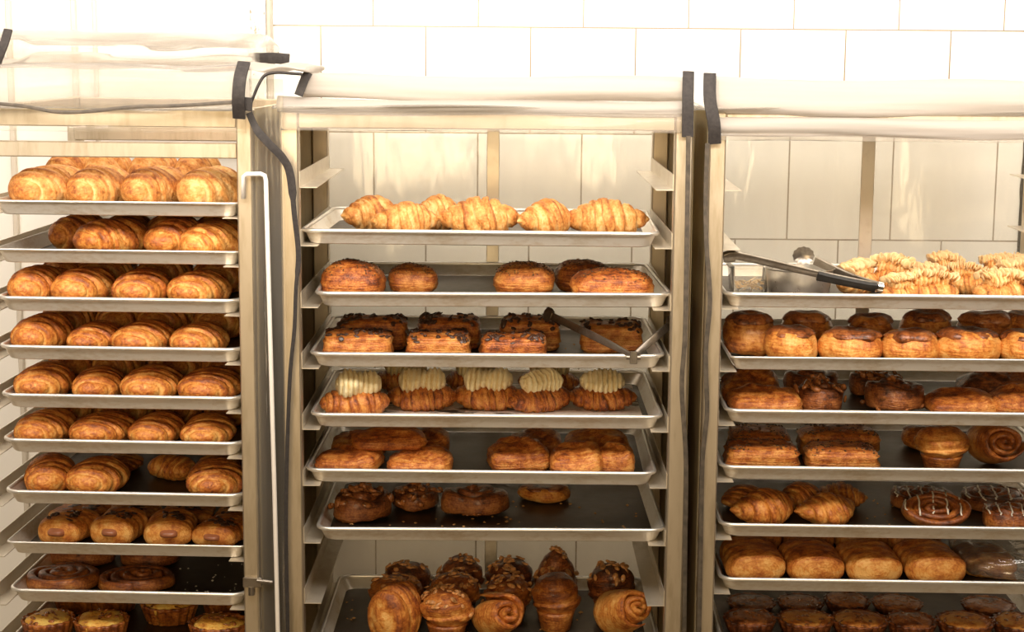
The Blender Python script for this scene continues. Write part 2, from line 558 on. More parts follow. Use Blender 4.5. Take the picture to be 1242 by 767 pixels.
def make_pan(w, d, label, group, loc, rz, flat_front=False):
    """origin at the centre of the underside"""
    root = empty('sheet_pan', loc, rz)
    tag(root, label, 'sheet pan', group)
    r, sl, t = (0.026 if not flat_front else 0.012), 0.013, 0.0014
    L = lambda ins, z, rr: [(x, y, z) for x, y in superloop(w - 2 * ins, d - 2 * ins, max(rr, 0.004))]
    loops = [L(sl + 0.004, 0.0, r), L(sl + 0.001, 0.0014, r), L(0.0062, PAN_H - 0.005, r), L(0.002, PAN_H - 0.001, r),
             L(0.0035, PAN_H, r), L(0.006, PAN_H - 0.003, r), L(sl + 0.003, 0.004, r - 0.002), L(sl + 0.006, 0.0022, r - 0.003)]
    V, Fc = loft(loops)
    n = len(loops[0])
    Fc.append(tuple(reversed(range(n))))
    mesh_obj('pan_wall', V, Fc, M['pan'], root, True, autosharp=40)
    Vb, Fb = loft([L(sl + 0.0062, 0.0009, r - 0.003), L(sl + 0.0055, 0.0026, r - 0.003)])
    Fb.append(tuple(reversed(range(n))))
    Fb.append(tuple(range(n, 2 * n)))
    mesh_obj('pan_floor', Vb, Fb, M['base'], root, True, autosharp=40)
    # rolled rim
    rr = 0.0040 if not flat_front else 0.0022
    ring = superloop(w - 2 * rr + 0.002, d - 2 * rr + 0.002, r)
    Vr, Fr = [], []
    m = len(ring)
    for i, (x, y) in enumerate(ring):
        xa, ya = ring[i - 1]; xb, yb = ring[(i + 1) % m]
        tx, ty = xb - xa, yb - ya
        l = math.hypot(tx, ty) or 1
        nx, ny = ty / l, -tx / l
        for k in range(8):
            a = 2 * math.pi * k / 8
            Vr.append((x + nx * rr * math.cos(a), y + ny * rr * math.cos(a), PAN_H - 0.0005 + rr * math.sin(a)))
    for i in range(m):
        for k in range(8):
            Fr.append((i * 8 + k, i * 8 + (k + 1) % 8, ((i + 1) % m) * 8 + (k + 1) % 8, ((i + 1) % m) * 8 + k))
    mesh_obj('rim', Vr, Fr, M['rim'], root, True)
    return root


ORD = ['first', 'second', 'third', 'fourth', 'fifth', 'sixth', 'seventh', 'eighth', 'ninth', 'tenth', 'eleventh', 'twelfth']
TRAYS = {}

# ---- the three racks ------------------------------------------------------
RL = Rack('pan_rack', 'narrow aluminium pan rack at the left with a long white rod down its post', 145, 420, math.radians(-2.2), None, 0, 0.66)
RM = Rack('pan_rack', 'wide aluminium pan rack standing in the middle between the two others', 590, 420, 0.0, None, 0, 0.46)
RR = Rack('pan_rack', 'wide aluminium pan rack at the right, cut off by the picture edge', 1060, 420, math.radians(-1.3), None, 0, 0.46)


def tray_row(R, key, specs, w, d, side, words):
    for i, (px_ref, y_rim, mode, yaw, flat) in enumerate(specs):
        p = R.loc(px_ref, y_rim, 0.0)
        x = p.x + (w / 2 if mode == 'L' else -w / 2 if mode == 'R' else 0)
        z = p.z - PAN_H
        c = R.world((x, d / 2, z))
        lab = 'aluminium sheet pan ' + words[i]
        make_pan(w, d, lab, 'sheet pans on the ' + side + ' rack', c, R.yaw + math.radians(yaw), flat)
        TRAYS[key + str(i + 1)] = dict(R=R, z=z, floor=z + 0.0027, x=x, w=w, d=d)


# pixel of the rim (given point, y), alignment, yaw degrees, flat front edge
LT = [(290, 247, 'R', 0.0, True), (291, 306, 'R', 0.0, True), (291, 365.5, 'R', 0, False), (292, 425, 'R', 0, False), (293, 484, 'R', 0, False),
      (294, 539, 'R', 0, False), (295.5, 602, 'R', 0, False), (298, 663.5, 'R', 0, True), (298, 722.5, 'R', 0, False), (299, 783, 'R', 0, False)]
MT = [(585.5, 282, 'C', -1.6, False), (595, 357, 'C', 1.6, False), (590, 431, 'C', 0.4, False), (590, 505, 'C', 0, False), (585, 573, 'C', -0.8, False),
      (594, 643, 'C', 0.5, False), (592, 789, 'C', 0, False)]
RT = [(879, 357, 'L', 0, False), (884, 433, 'L', 0.6, True), (880, 498.5, 'L', 0, False), (874, 567, 'L', 0, False), (873, 637, 'L', 0, False),
      (873, 703, 'L', 0, False), (873, 776, 'L', 0, False)]
L_w = ['holding a crowded top row of pale croissants, left rack top', 'half empty with shaded croissants, second down, left rack',
       'of plump croissants, third down on the left rack', 'of plump croissants, fourth down on the left rack', 'of plump croissants, fifth down on the left rack',
       'of plump croissants, sixth down on the left rack', 'with a gap among its croissants, seventh down, left rack', 'holding sausage rolls on the left rack',
       'with dark spiral buns and sugar crumbs, left rack', 'of fluted egg tarts at the bottom left of the picture']
M_w = ['with five pale croissants, topmost on the middle rack', 'with spaced seed topped buns, second down, middle rack', 'holding chocolate topped slices and open tongs, middle rack',
       'with cream topped croissants and white crumbs, middle rack', 'of glossy puff squares in two groups, middle rack', 'with three pecan buns and scattered crumbs, middle rack',
       'full of cruffins at the bottom of the middle rack']
R_w = ['holding a steel bowl, tongs and almond croissants, right rack', 'of round glazed buns, second down on the right rack', 'with puff slices and pecan knots, third down, right rack',
       'with seeded rolls and one cruffin, fourth down, right rack', 'with croissants and striped swirls, fifth down, right rack', 'with loaf rolls and a plastic bag, right rack',
       'of dark sticky buns at the bottom right of the picture']
tray_row(RL, 'L', LT, 0.457, 0.66, 'left', L_w)
tray_row(RM, 'M', MT, 0.660, 0.457, 'middle', M_w)
tray_row(RR, 'R', RT, 0.660, 0.457, 'right', R_w)

top_l = RL.loc(145, 172, 0).z
top_m = RM.loc(590, 134, 0).z
top_r = RR.loc(1060, 143, 0).z
tl = [TRAYS['L%d' % i] for i in range(1, 11)]
li1 = RL.loc(289.5, 350, -0.018).x
build_rack(RL, li1 - 0.487, li1, top_m - 0.0, [t['z'] for t in tl], 0.028, 0.030, 0.70)
mi0, mi1 = RM.loc(363.5, 350, -0.018).x, RM.loc(815, 350, -0.018).x
tm = [TRAYS['M%d' % i]['z'] for i in range(1, 8)]
build_rack(RM, mi0, mi1, top_m, tm + [RM.loc(590, 211, 0).z - PAN_H, RM.loc(590, 716, 0).z - PAN_H], 0.032, 0.032, 0.50,
           (RM.loc(590, 300, 0.465).x, RM.loc(605, 300, 0.465).x))
ri0 = RR.loc(876, 350, -0.018).x
tr_ = [TRAYS['R%d' % i]['z'] for i in range(1, 8)]
build_rack(RR, ri0, ri0 + (mi1 - mi0), top_m + 0.0, tr_ + [RR.loc(1060, 215, 0).z - PAN_H, RR.loc(1060, 287, 0).z - PAN_H], 0.030, 0.032, 0.50,
           (RR.loc(1043, 250, 0.465).x, RR.loc(1059, 250, 0.465).x))
# left rack: lower front cross bar, long white rod and latch
za, zb = RL.loc(145, 172, -0.004).z, RL.loc(145, 191, -0.004).z
MB().box(li1 - 0.487, li1, -0.012, 0.006, zb, za, 0.002).build('cross_bar', M['rack'], RL.e)
MB().box(li1 - 0.487, li1, 0.62, 0.64, RL.loc(145, 170, 0.63).z, RL.loc(145, 153, 0.63).z, 0.002).build('cross_bar', M['rack'], RL.e)
rod = [RL.loc(295, 241, -0.03), RL.loc(295.5, 214, -0.034), RL.loc(299, 211.5, -0.036), RL.loc(316, 211, -0.036), RL.loc(321, 213, -0.036), RL.loc(322.5, 219, -0.036),
       RL.loc(326, 350, -0.036), RL.loc(333, 600, -0.036), RL.loc(337, 767, -0.036), RL.loc(340, 900, -0.036)]
MB().tube(rod[:1] + [p for p in rod[1:]], 0.0042, 12).build('gate_rod', plain('rod_enamel', (0.90, 0.84, 0.76), 0.3, var=0.04), RL.e, True)
m = MB()
a, b = RL.loc(295, 700, -0.02), RL.loc(318, 712, -0.02)
m.box(a.x, b.x, -0.026, -0.0195, b.z, a.z, 0.001)
m.tube([RL.loc(312, 705, -0.03), RL.loc(331, 707, -0.034)], 0.004, 10)
m.tube([RL.loc(305, 712, -0.024), RL.loc(305, 722, -0.024)], 0.006, 12)
m.build('latch', M['steel'], RL.e, True, autosharp=40)

# ------------------------------------------------------------------ pastry shapes
rnd = random.Random(7)


def nz(P, seed, freq, octs=2):
    r = np.random.RandomState(seed)
    out = np.zeros(len(P))
    amp = 1.0
    for o in range(octs):
        for k in range(5):
            d = r.normal(size=3); d /= np.linalg.norm(d)
            out += amp * np.sin((P @ d) * freq * (0.7 + 0.6 * r.rand()) + r.rand() * 6.28)
        amp *= 0.5; freq *= 2.1
    return out / 5.0


def grid_faces(nu, nv, poles=True):
    Fc = []
    for i in range(nu - 1):
        for k in range(nv):
            k2 = (k + 1) % nv
            Fc.append((i * nv + k, i * nv + k2, (i + 1) * nv + k2, (i + 1) * nv + k))
    if poles:
        Fc.append(tuple(reversed(range(nv))))
        Fc.append(tuple((nu - 1) * nv + k for k in range(nv)))
    return Fc


def vnormals(V, Fc):
    n = np.zeros_like(V)
    q = np.array([f[:4] if len(f) >= 4 else (f[0], f[1], f[2], f[2]) for f in Fc if len(f) <= 4])
    c = np.cross(V[q[:, 2]] - V[q[:, 0]], V[q[:, 3]] - V[q[:, 1]])
    for k in range(4): np.add.at(n, q[:, k], c)
    if n[np.argmax(V[:, 2]), 2] < 0: n = -n
    return n / (np.linalg.norm(n, axis=1, keepdims=True) + 1e-12)


def flat_base(V, lift=0.12):
    z0, z1 = V[:, 2].min(), V[:, 2].max()
    cut = z0 + lift * (z1 - z0)
    V[:, 2] = np.maximum(V[:, 2], cut + (V[:, 2] - cut) * 0.08)
    V[:, 2] -= V[:, 2].min()
    return V


def g_croissant(seed, L=1.0, R=0.32, nb=4.5, curve=0.12, plump=2.2, chev=0.10, step=0.15, nu=76, nv=30, tip=0.6):
    r = np.random.RandomState(seed)
    t = np.linspace(-1, 1, nu)[:, None]
    ph = np.linspace(0, 2 * np.pi, nv, endpoint=False)[None, :]
    off = r.uniform(-0.12, 0.12)
    tw = t + (off + 0.05 * np.sin(5.5 * t + seed) + 0.03 * np.sin(11 * t + 2 * seed)) * (1 - t * t) + chev * np.sin(ph + r.rand() * 1.5) * (1 - np.abs(t)) + 0.02 * np.sin(3 * ph + 5 * t)
    bb = np.abs(tw) * nb + 0.45
    fr = bb - np.floor(bb)
    saw = np.clip(fr / 0.86, 0, 1) ** 0.8 * (1 - np.clip((fr - 0.86) / 0.14, 0, 1) ** 1.5)
    puff = 1 - (2 * fr - 1) ** 4
    s = 0.5 * saw + 0.5 * puff
    env = np.clip(1 - np.abs(t) ** plump, 0, 1) ** tip
    env = np.maximum(env, 0.02)
    rad = R * env * (1 + step * (s - 0.6)) * (1 + 0.018 * np.sin(bb * 2 * np.pi * 3 + ph * 2))
    x = t * L / 2 * (1 + 0 * ph) + 0.02 * (s - 0.5) * np.sign(t)
    y = rad * np.cos(ph) + curve * (t * t)
    z = rad * 0.92 * np.sin(ph)
    V = np.stack([x, y, z], -1).reshape(-1, 3)
    V += vnormals(V, grid_faces(nu, nv, False))[:, :] * ((nz(V, seed, 6) * 0.020 + nz(V, seed + 3, 24) * 0.006)[:, None] * L)
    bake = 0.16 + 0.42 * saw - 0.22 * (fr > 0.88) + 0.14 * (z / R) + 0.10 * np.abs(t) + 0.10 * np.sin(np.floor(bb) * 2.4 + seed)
    co = np.stack([bb, ph + 0 * t, 0 * bb], -1).reshape(-1, 3)
    return flat_base(V, 0.10), grid_faces(nu, nv), bake.ravel(), co


def g_box(seed, a=1.0, b=1.0, c=0.5, e1=0.5, e2=0.4, n1=0.03, n2=7, nu=26, nv=48, lam=0.0, top=0.25, base=0.25, lift=0.12):
    u = np.linspace(-np.pi / 2, np.pi / 2, nu)[:, None]
    v = np.linspace(0, 2 * np.pi, nv, endpoint=False)[None, :]
    p = lambda q, e: np.sign(q) * np.abs(q) ** e
    cu, su = p(np.cos(u), e1), p(np.sin(u), e1)
    cu = np.maximum(cu, 0.012)
    x = a / 2 * cu * p(np.cos(v), e2)
    y = b / 2 * cu * p(np.sin(v), e2)
    z = c / 2 * su * (1 + 0 * v)
    V = np.stack([x, y, z], -1).reshape(-1, 3)
    nn = vnormals(V, grid_faces(nu, nv, False))
    side = (1 - np.abs(nn[:, 2]))
    V += nn * (nz(V, seed, n2, 3) * n1 + (np.abs(nz(V, seed + 7, n2 * 3.2, 2)) - 0.4) * n1 * 0.55)[:, None]
    if lam:
        V += nn * (side * lam * np.sin(V[:, 2] / c * 2 * np.pi * 6 + nz(V, seed + 3, 3) * 1.5))[:, None]
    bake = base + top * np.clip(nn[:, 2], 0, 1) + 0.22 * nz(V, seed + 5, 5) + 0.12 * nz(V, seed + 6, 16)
    co = np.stack([V[:, 2] / c * 4, np.arctan2(V[:, 1], V[:, 0]) * 1.0, V[:, 0]], -1)
    return flat_base(V, lift), grid_faces(nu, nv), bake, co


def g_log(seed, L=1.0, R=0.5, flat=0.75, turns=2.2, nu=40, nv=40):
    """rolled log along y with an open spiral front end"""
    r = np.random.RandomState(seed)
    u = np.linspace(-1, 1, nu)[:, None]
    ph = np.linspace(0, 2 * np.pi, nv, endpoint=False)[None, :]
    prof = np.clip(1 - np.abs(u) ** 9, 0, 1) ** 0.42
    prof = np.maximum(prof, 0.03)
    sp = 1 + 0.07 * (((ph + 1.1) % (2 * np.pi)) / (2 * np.pi) - 0.5) * 2 * 0.7
    q = lambda w, e: np.sign(w) * np.abs(w) ** e
    rad = R * prof * sp * (1 + 0.02 * np.sin(u * 14 + ph))
    x = rad * q(np.cos(ph), 0.8)
    z = rad * flat * q(np.sin(ph), 0.8)
    y = u * L / 2 * (1 + 0 * ph)
    V = np.stack([x, y, z], -1).reshape(-1, 3)
    nn = vnormals(V, grid_faces(nu, nv, False))
    V += nn * (nz(V, seed, 6, 3) * 0.028 + (np.abs(nz(V, seed + 7, 18, 2)) - 0.4) * 0.014)[:, None]
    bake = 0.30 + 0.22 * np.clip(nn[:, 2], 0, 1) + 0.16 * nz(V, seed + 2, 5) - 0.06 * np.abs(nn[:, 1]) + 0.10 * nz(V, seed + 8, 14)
    co = np.stack([(rad / R * 5 + ph / 6.28 * 2).ravel(), u.ravel().repeat(nv) * 2, V[:, 2]], -1)
    return flat_base(V, 0.12), grid_faces(nu, nv), bake, co


def g_swirl(seed, turns=3.0, h=0.32, dome=0.3, gap=0.86, nth=150, nr=12, base=0.35, tail=True):
    """flat spiral bun: a rounded strip wound round itself"""
    r = np.random.RandomState(seed)
    th = np.linspace(0.0, turns * 2 * np.pi, nth)
    pitch = 0.5 / (turns + 0.3)
    rad = 0.02 + pitch * th / (2 * np.pi)
    half = pitch * 0.5 * gap * np.clip(th / 1.2, 0.35, 1)
    if tail: half[-10:] *= np.linspace(1, 0.25, 10)
    hh = h * (1 + dome * (1 - rad / rad.max())) * (1 + 0.05 * np.sin(th * 2.3 + seed))
    V, bk, co = [], [], []
    for i in range(nth):
        for k in range(nr):
            a = 2 * np.pi * k / nr
            c_, s_ = math.cos(a), math.sin(a)
            cr = math.copysign(abs(c_) ** 0.6, c_) * half[i]
            cz = math.copysign(abs(s_) ** 0.5, s_) * hh[i] / 2
            rr = rad[i] + cr
            V.append((rr * math.cos(th[i]), rr * math.sin(th[i]), hh[i] / 2 + cz))
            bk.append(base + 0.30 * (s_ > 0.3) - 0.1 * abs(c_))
            co.append((cz / h * 5, th[i] * 1.0, cr))
    V = np.array(V)
    V += vnormals(V, grid_faces(nth, nr, False)) * (nz(V, seed, 9, 3) * 0.022)[:, None]
    V[:, 2] -= V[:, 2].min()
    return V, grid_faces(nth, nr), np.array(bk) + 0.12 * nz(V, seed + 4, 6), np.array(co)


def g_cruffin_top(seed, point=0.0, nu=44, nv=44):
    u = np.linspace(0, 1, nu)[:, None]
    ph = np.linspace(0, 2 * np.pi, nv, endpoint=False)[None, :]
    a = u * np.pi
    rr = np.sin(a) ** 0.62 * (1 - 0.12 * u) * (1 - point * 0.55 * u ** 1.5)
    rr = np.maximum(rr, 0.02)
    k = (u * 4.2 - ph / (2 * np.pi)) % 1.0
    ridge = k ** 0.7 * (1 - np.clip((k - 0.85) / 0.15, 0, 1))
    rr = rr * (1 + 0.16 * (ridge - 0.5) * np.sin(a))
    z = -np.cos(a) * 0.5 * (1 + point * 0.5 * u) + 0 * ph
    V = np.stack([0.5 * rr * np.cos(ph), 0.5 * rr * np.sin(ph), z * 0.8], -1).reshape(-1, 3)
    V += vnormals(V, grid_faces(nu, nv, False)) * (nz(V, seed, 10, 3) * 0.045)[:, None]
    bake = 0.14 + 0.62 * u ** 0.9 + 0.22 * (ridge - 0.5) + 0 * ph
    co = np.stack([(u * 4.2 - ph / 6.28) * 3, ph + 0 * u, 0 * u + 0 * ph], -1).reshape(-1, 3)
    return V, grid_faces(nu, nv), bake.ravel() + 0.15 * nz(V, seed + 1, 8), co


def g_lathe(seed, prof, nv=48, flute=0.0, nf=16, n1=0.01, base=0.35, var=0.15):
    P = np.array([tuple(q) if len(q) > 2 else (q[0], q[1], 0.0 if any(len(s) > 2 for s in prof) else 1.0) for q in prof], float)
    nu = len(P)
    ph = np.linspace(0, 2 * np.pi, nv, endpoint=False)[None, :]
    w = P[:, 2][:, None] if P.shape[1] > 2 else np.ones((nu, 1))
    rad = P[:, 0][:, None] * (1 + flute * w * np.cos(nf * ph))
    z = P[:, 1][:, None] + 0 * ph
    V = np.stack([rad * np.cos(ph), rad * np.sin(ph), z], -1).reshape(-1, 3)
    V += vnormals(V, grid_faces(nu, nv, False)) * (nz(V, seed, 9, 2) * n1)[:, None]
    bake = base + var * nz(V, seed + 1, 6) + 0.15 * (z / max(P[:, 1].max(), 1e-6)).ravel()
    co = np.stack([z.ravel() * 6, (ph + 0 * rad).ravel(), 0 * z.ravel()], -1)
    return V, grid_faces(nu, nv), bake, co


OCT = (np.array([(1, 0, 0), (0, 1, 0), (-1, 0, 0), (0, -1, 0), (0, 0, 1), (0, 0, -1)], float),
       [(0, 1, 4), (1, 2, 4), (2, 3, 4), (3, 0, 4), (1, 0, 5), (2, 1, 5), (3, 2, 5), (0, 3, 5)])


def ball(n=6, m=8):
    V = []
    for i in range(n + 1):
        a = -math.pi / 2 + math.pi * i / n
        for k in range(m):
            b = 2 * math.pi * k / m
            V.append((max(math.cos(a), 0.01) * math.cos(b), max(math.cos(a), 0.01) * math.sin(b), math.sin(a)))
    return np.array(V), grid_faces(n + 1, m)


BALL = ball()
DISC = ball(4, 10)


def scatter(V, Fc, n, size, seed, shape=OCT, zmin=0.45, sink=0.3, box=None, jitter=0.3):
    """small pieces on the upper skin of a body, as one mesh"""
    r = np.random.RandomState(seed)
    nn = vnormals(V, Fc)
    ok = nn[:, 2] > zmin
    if box is not None:
        ok &= (np.abs(V[:, 0] - box[0]) < box[2]) & (np.abs(V[:, 1] - box[1]) < box[3])
    idx = np.where(ok)[0]
    if not len(idx): idx = np.arange(len(V))
    OV, OF = [], []
    for _ in range(n):
        i = r.choice(idx)
        s = np.array(size) * (1 + jitter * r.uniform(-1, 1, 3))
        q = Euler((r.uniform(-.5, .5), r.uniform(-.5, .5), r.uniform(0, 6.28))).to_matrix()
        nv = Vector(nn[i]); rot = nv.to_track_quat('Z', 'Y').to_matrix()
        Mx = np.array(rot @ q)
        pts = (shape[0] * s) @ Mx.T + V[i] + nn[i] * s[2] * (1 - sink) + r.normal(size=3) * np.array(size).max() * 0.3 * np.array([1, 1, 0.1])
        k = len(OV)
        OV += list(pts)
        OF += [tuple(j + k for j in f) for f in shape[1]]
    return np.array(OV), OF


def rotz(V, deg):
    a = math.radians(deg)
    c, s = math.cos(a), math.sin(a)
    return V @ np.array([[c, s, 0], [-s, c, 0], [0, 0, 1]])


def rotx(V, deg):
    a = math.radians(deg)
    c, s = math.cos(a), math.sin(a)
    return V @ np.array([[1, 0, 0], [0, c, s], [0, -s, c]])


# each kind returns a list of parts: (name, V, F, material, attrs or None)
def P(name, g, mat):
    return [name, g[0], g[1], M[mat], dict(bake=g[2], co=g[3])]


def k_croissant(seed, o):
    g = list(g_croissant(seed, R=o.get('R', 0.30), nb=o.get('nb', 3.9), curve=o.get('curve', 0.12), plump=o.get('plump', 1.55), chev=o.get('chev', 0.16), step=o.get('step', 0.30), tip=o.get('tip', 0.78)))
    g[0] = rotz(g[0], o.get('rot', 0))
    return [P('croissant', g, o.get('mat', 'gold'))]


def k_end(seed, o):
    """croissant lying away from the viewer, its blunt end forward"""
    g = list(g_croissant(seed, L=1.0, R=0.36, nb=o.get('nb', 3.3), curve=0.06, plump=3.0, chev=0.26, step=o.get('step', 0.24), tip=0.62))
    g[0] = rotz(g[0], 90 + o.get('rot', 0))
    return [P('croissant', g, o.get('mat', 'gold'))]


def k_seedbun(seed, o):
    g = list(g_box(seed, 1, 0.95, 0.62, 0.85, 0.62, 0.045, 6, top=0.22, base=0.34, lam=0.010))
    sv = scatter(g[0], g[1], 150, (0.022, 0.012, 0.009), seed, OCT, 0.55)
    return [P('bun', g, 'puff'), ['seed_topping', sv[0], sv[1], M['seed'], None]]


def k_slice(seed, o):
    g = list(g_box(seed, 1, 0.75, 0.42, 0.42, 0.32, 0.035, 7, lam=0.022, top=0.22, base=0.30, nu=30))
    g[0] = rotz(g[0], o.get('rot', 0))
    sv = scatter(g[0], g[1], o.get('n', 64), (0.050, 0.032, 0.014), seed, BALL, 0.5, 0.5)
    return [P('pastry', g, 'puff'), ['chocolate_topping', sv[0], sv[1], M[o.get('top', 'choc')], None]]


def k_seedslice(seed, o):
    g = list(g_box(seed, 1, 0.9, 0.45, 0.46, 0.36, 0.03, 7, lam=0.022, top=0.26, base=0.28, nu=30))
    g[0] = rotz(g[0], o.get('rot', 0))
    sv = scatter(g[0], g[1], 110, (0.020, 0.016, 0.010), seed, OCT, 0.6)
    return [P('pastry', g, 'puff'), ['seed_topping', sv[0], sv[1], M['seed'], None]]


def k_puff(seed, o):
    g = list(g_box(seed, 1, 0.9, 0.42, 0.72, 0.45, 0.045, 5, lam=0.012, top=0.14, base=0.40, nu=34, nv=56))
    g[2] = g[2] - 0.08
    V = g[0]
    # a folded-over flap leaves a slanting step across the top
    f = V[:, 0] * 0.8 + V[:, 1] * 0.6 + 0.05 * np.sin(V[:, 1] * 9 + seed)
    k = 1 / (1 + np.exp(-f * 38))
    up = np.clip(V[:, 2] / V[:, 2].max() - 0.25, 0, 1)
    V[:, 2] += (k - 0.5) * 0.085 * up
    V[:, 2] *= 1 - 0.22 * np.clip(V[:, 1] * -1.2 + 0.1, 0, 1)
    g[2] = g[2] + 0.22 * np.exp(-(f * 22) ** 2) * up - 0.10 * (k - 0.5)
    g[0] = rotz(V, o.get('rot', 0))
    return [P('puff', g, o.get('mat', 'puff'))]


def k_kouign(seed, o):
    g = list(g_lathe(seed, [(0.02, 0), (0.33, 0.0), (0.41, 0.03), (0.475, 0.12), (0.5, 0.23), (0.48, 0.34), (0.43, 0.43), (0.37, 0.49), (0.28, 0.52), (0.2, 0.52), (0.1, 0.49), (0.02, 0.48)], 48, 0.015, 7, 0.04, 0.22, 0.3))
    g2 = list(g_lathe(seed + 1, [(0.02, 0.49), (0.2, 0.49), (0.35, 0.46), (0.42, 0.42), (0.435, 0.445), (0.39, 0.50), (0.30, 0.545), (0.2, 0.55), (0.1, 0.53), (0.02, 0.52)], 40, 0.07, 6, 0.045, 0.25, 0.35))
    return [P('bun', g, o.get('mat', 'gold')), P('glazed_top', g2, 'dark')]


def k_pecan(seed, o):
    g = list(g_swirl(seed, 2.2, 0.42, 0.35, 1.1, base=0.36))
    V = g[0]; g[0] = V + vnormals(V, g[1]) * (nz(V, seed + 9, 8, 3) * 0.05)[:, None]
    g[0][:, 2] -= g[0][:, 2].min()
    sv = scatter(g[0], g[1], 42, (0.105, 0.06, 0.045), seed, BALL, 0.0, 0.25)
    return [P('bun', g, 'dark'), ['pecan_topping', sv[0], sv[1], M['nut'], None]]


def k_swirl(seed, o):
    g = list(g_swirl(seed, o.get('turns', 3.2), 0.34, o.get('dome', 0.35), 0.92, base=o.get('base', 0.4)))
    g[0] = rotz(g[0], o.get('rot', 0))
    if o.get('tilt'): g[0] = rotx(g[0], o['tilt']); g[0][:, 2] -= g[0][:, 2].min()
    out = [P('swirl_bun', g, o.get('mat', 'deep'))]
    if o.get('icing'):
        sv = []
        V = g[0]; r = np.random.RandomState(seed)
        mb = MB()
        top = V[:, 2].max()
        for i in range(5):
            x = -0.38 + 0.19 * i
            pts = []
            for s in np.linspace(-0.46, 0.46, 14):
                d = np.hypot(V[:, 0] - x - 0.1 * s, V[:, 1] - s)
                j = np.argsort(d)[:6]
                if d[j[0]] > 0.06: continue
                pts.append((V[j[0], 0], V[j[0], 1], V[j, 2].max() + 0.006))
            if len(pts) > 2: mb.tube(pts, 0.013, 6)
        if mb.V:
            out.append(['icing_stripes', np.array(mb.V), mb.F, M['sugar'], None])
    return out


def k_coil(seed, o):
    """cruffin lying so that its spiral opening faces the viewer"""
    g = list(g_swirl(seed, o.get('turns', 2.3), 0.9, 0.22, 0.95, base=0.30, tail=True))
    V = g[0]
    s = 1.0 - 0.35 * (V[:, 2] / V[:, 2].max() - 0.35)
    V[:, 0] *= s; V[:, 1] *= s
    V = rotx(V, 90 - o.get('tilt', 18))          # axis toward the viewer
    V = rotz(V, o.get('rot', 0))
    V[:, 2] -= V[:, 2].min()
    g[0] = V
    core = list(g_box(seed + 2, 0.16, 0.3, 0.16, 1, 1, 0.02, 14, nu=14, nv=20))
    core[0] = rotz(core[0], o.get('rot', 0)) + (V.min(0) + V.max(0)) / 2 + np.array([0.0, -0.12, -0.08])
    return [P('cruffin', g, o.get('mat', 'deep'))]


def k_cruffin(seed, o):
    b = list(g_lathe(seed, [(0.02, 0), (0.26, 0), (0.295, 0.02), (0.365, 0.36), (0.385, 0.42), (0.02, 0.42)], 48, 0.012, 18, 0.008, 0.30, 0.12))
    t = list(g_cruffin_top(seed, o.get('point', 0.0)))
    t[0][:, 2] += 0.40 - t[0][:, 2].min() - 0.05
    out = [P('cup', b, 'deep'), P('crown', t, o.get('mat', 'deep'))]
    if o.get('glaze', True):
        sv = scatter(t[0], t[1], 34, (0.085, 0.05, 0.028), seed, BALL, 0.15, 0.45)
        out.append(['nut_topping', sv[0], sv[1], M[o.get('nuts', 'flake')], None])
    return out


def k_tart(seed, o):
    fl = 0.045
    b = list(g_lathe(seed, [(0.02, 0), (0.37, 0, 0.3), (0.40, 0.01, 1), (0.49, 0.34, 1), (0.5, 0.37, 1), (0.475, 0.385, 1), (0.45, 0.36, 1), (0.42, 0.30, .5), (0.02, 0.30)], 96, fl, 18, 0.006, 0.42, 0.15))
    f = list(g_lathe(seed + 1, [(0.02, 0.26), (0.43, 0.26), (0.44, 0.33), (0.40, 0.385), (0.28, 0.42), (0.14, 0.43), (0.02, 0.43)], 40, 0.03, 7, 0.05, 0.12, 0.35))
    sv = scatter(f[0], f[1], 20, (0.06, 0.035, 0.012), seed, BALL, 0.5, 0.5)
    return [P('crust', b, 'dark' if o.get('fill') else 'deep'), P('filling', f, o.get('fill', 'egg')), ['herb_topping', sv[0], sv[1], M['nut'], None]]


def k_sausage(seed, o):
    g = list(g_log(seed, 1.25, 0.5, 0.78))
    b = list(g_box(seed + 1, 0.42, 1.46, 0.32, 0.8, 0.5, 0.01, 6, nu=24, nv=40))
    b[0][:, 2] += 0.25
    b[0][:, 0] += 0.02
    dx = np.zeros(len(g[0]))
    sv = scatter(g[0], g[1], 16, (0.085, 0.06, 0.02), seed, BALL, 0.8, 0.4, (0.02, -0.15, 0.26, 0.28))
    for q in (g, b): q[0] = rotz(q[0], o.get('rot', 0))
    return [P('pastry_wrap', g, 'gold'), ['sausage', b[0], b[1], M['sausage'], None], ['seed_topping', rotz(sv[0], o.get('rot', 0)), sv[1], M['choc'], None]]


def k_log(seed, o):
    g = list(g_log(seed, 1.5, 0.5, 0.72))
    g[0] = rotz(g[0], o.get('rot', 0))
    return [P('pain_roll', g, o.get('mat', 'gold'))]


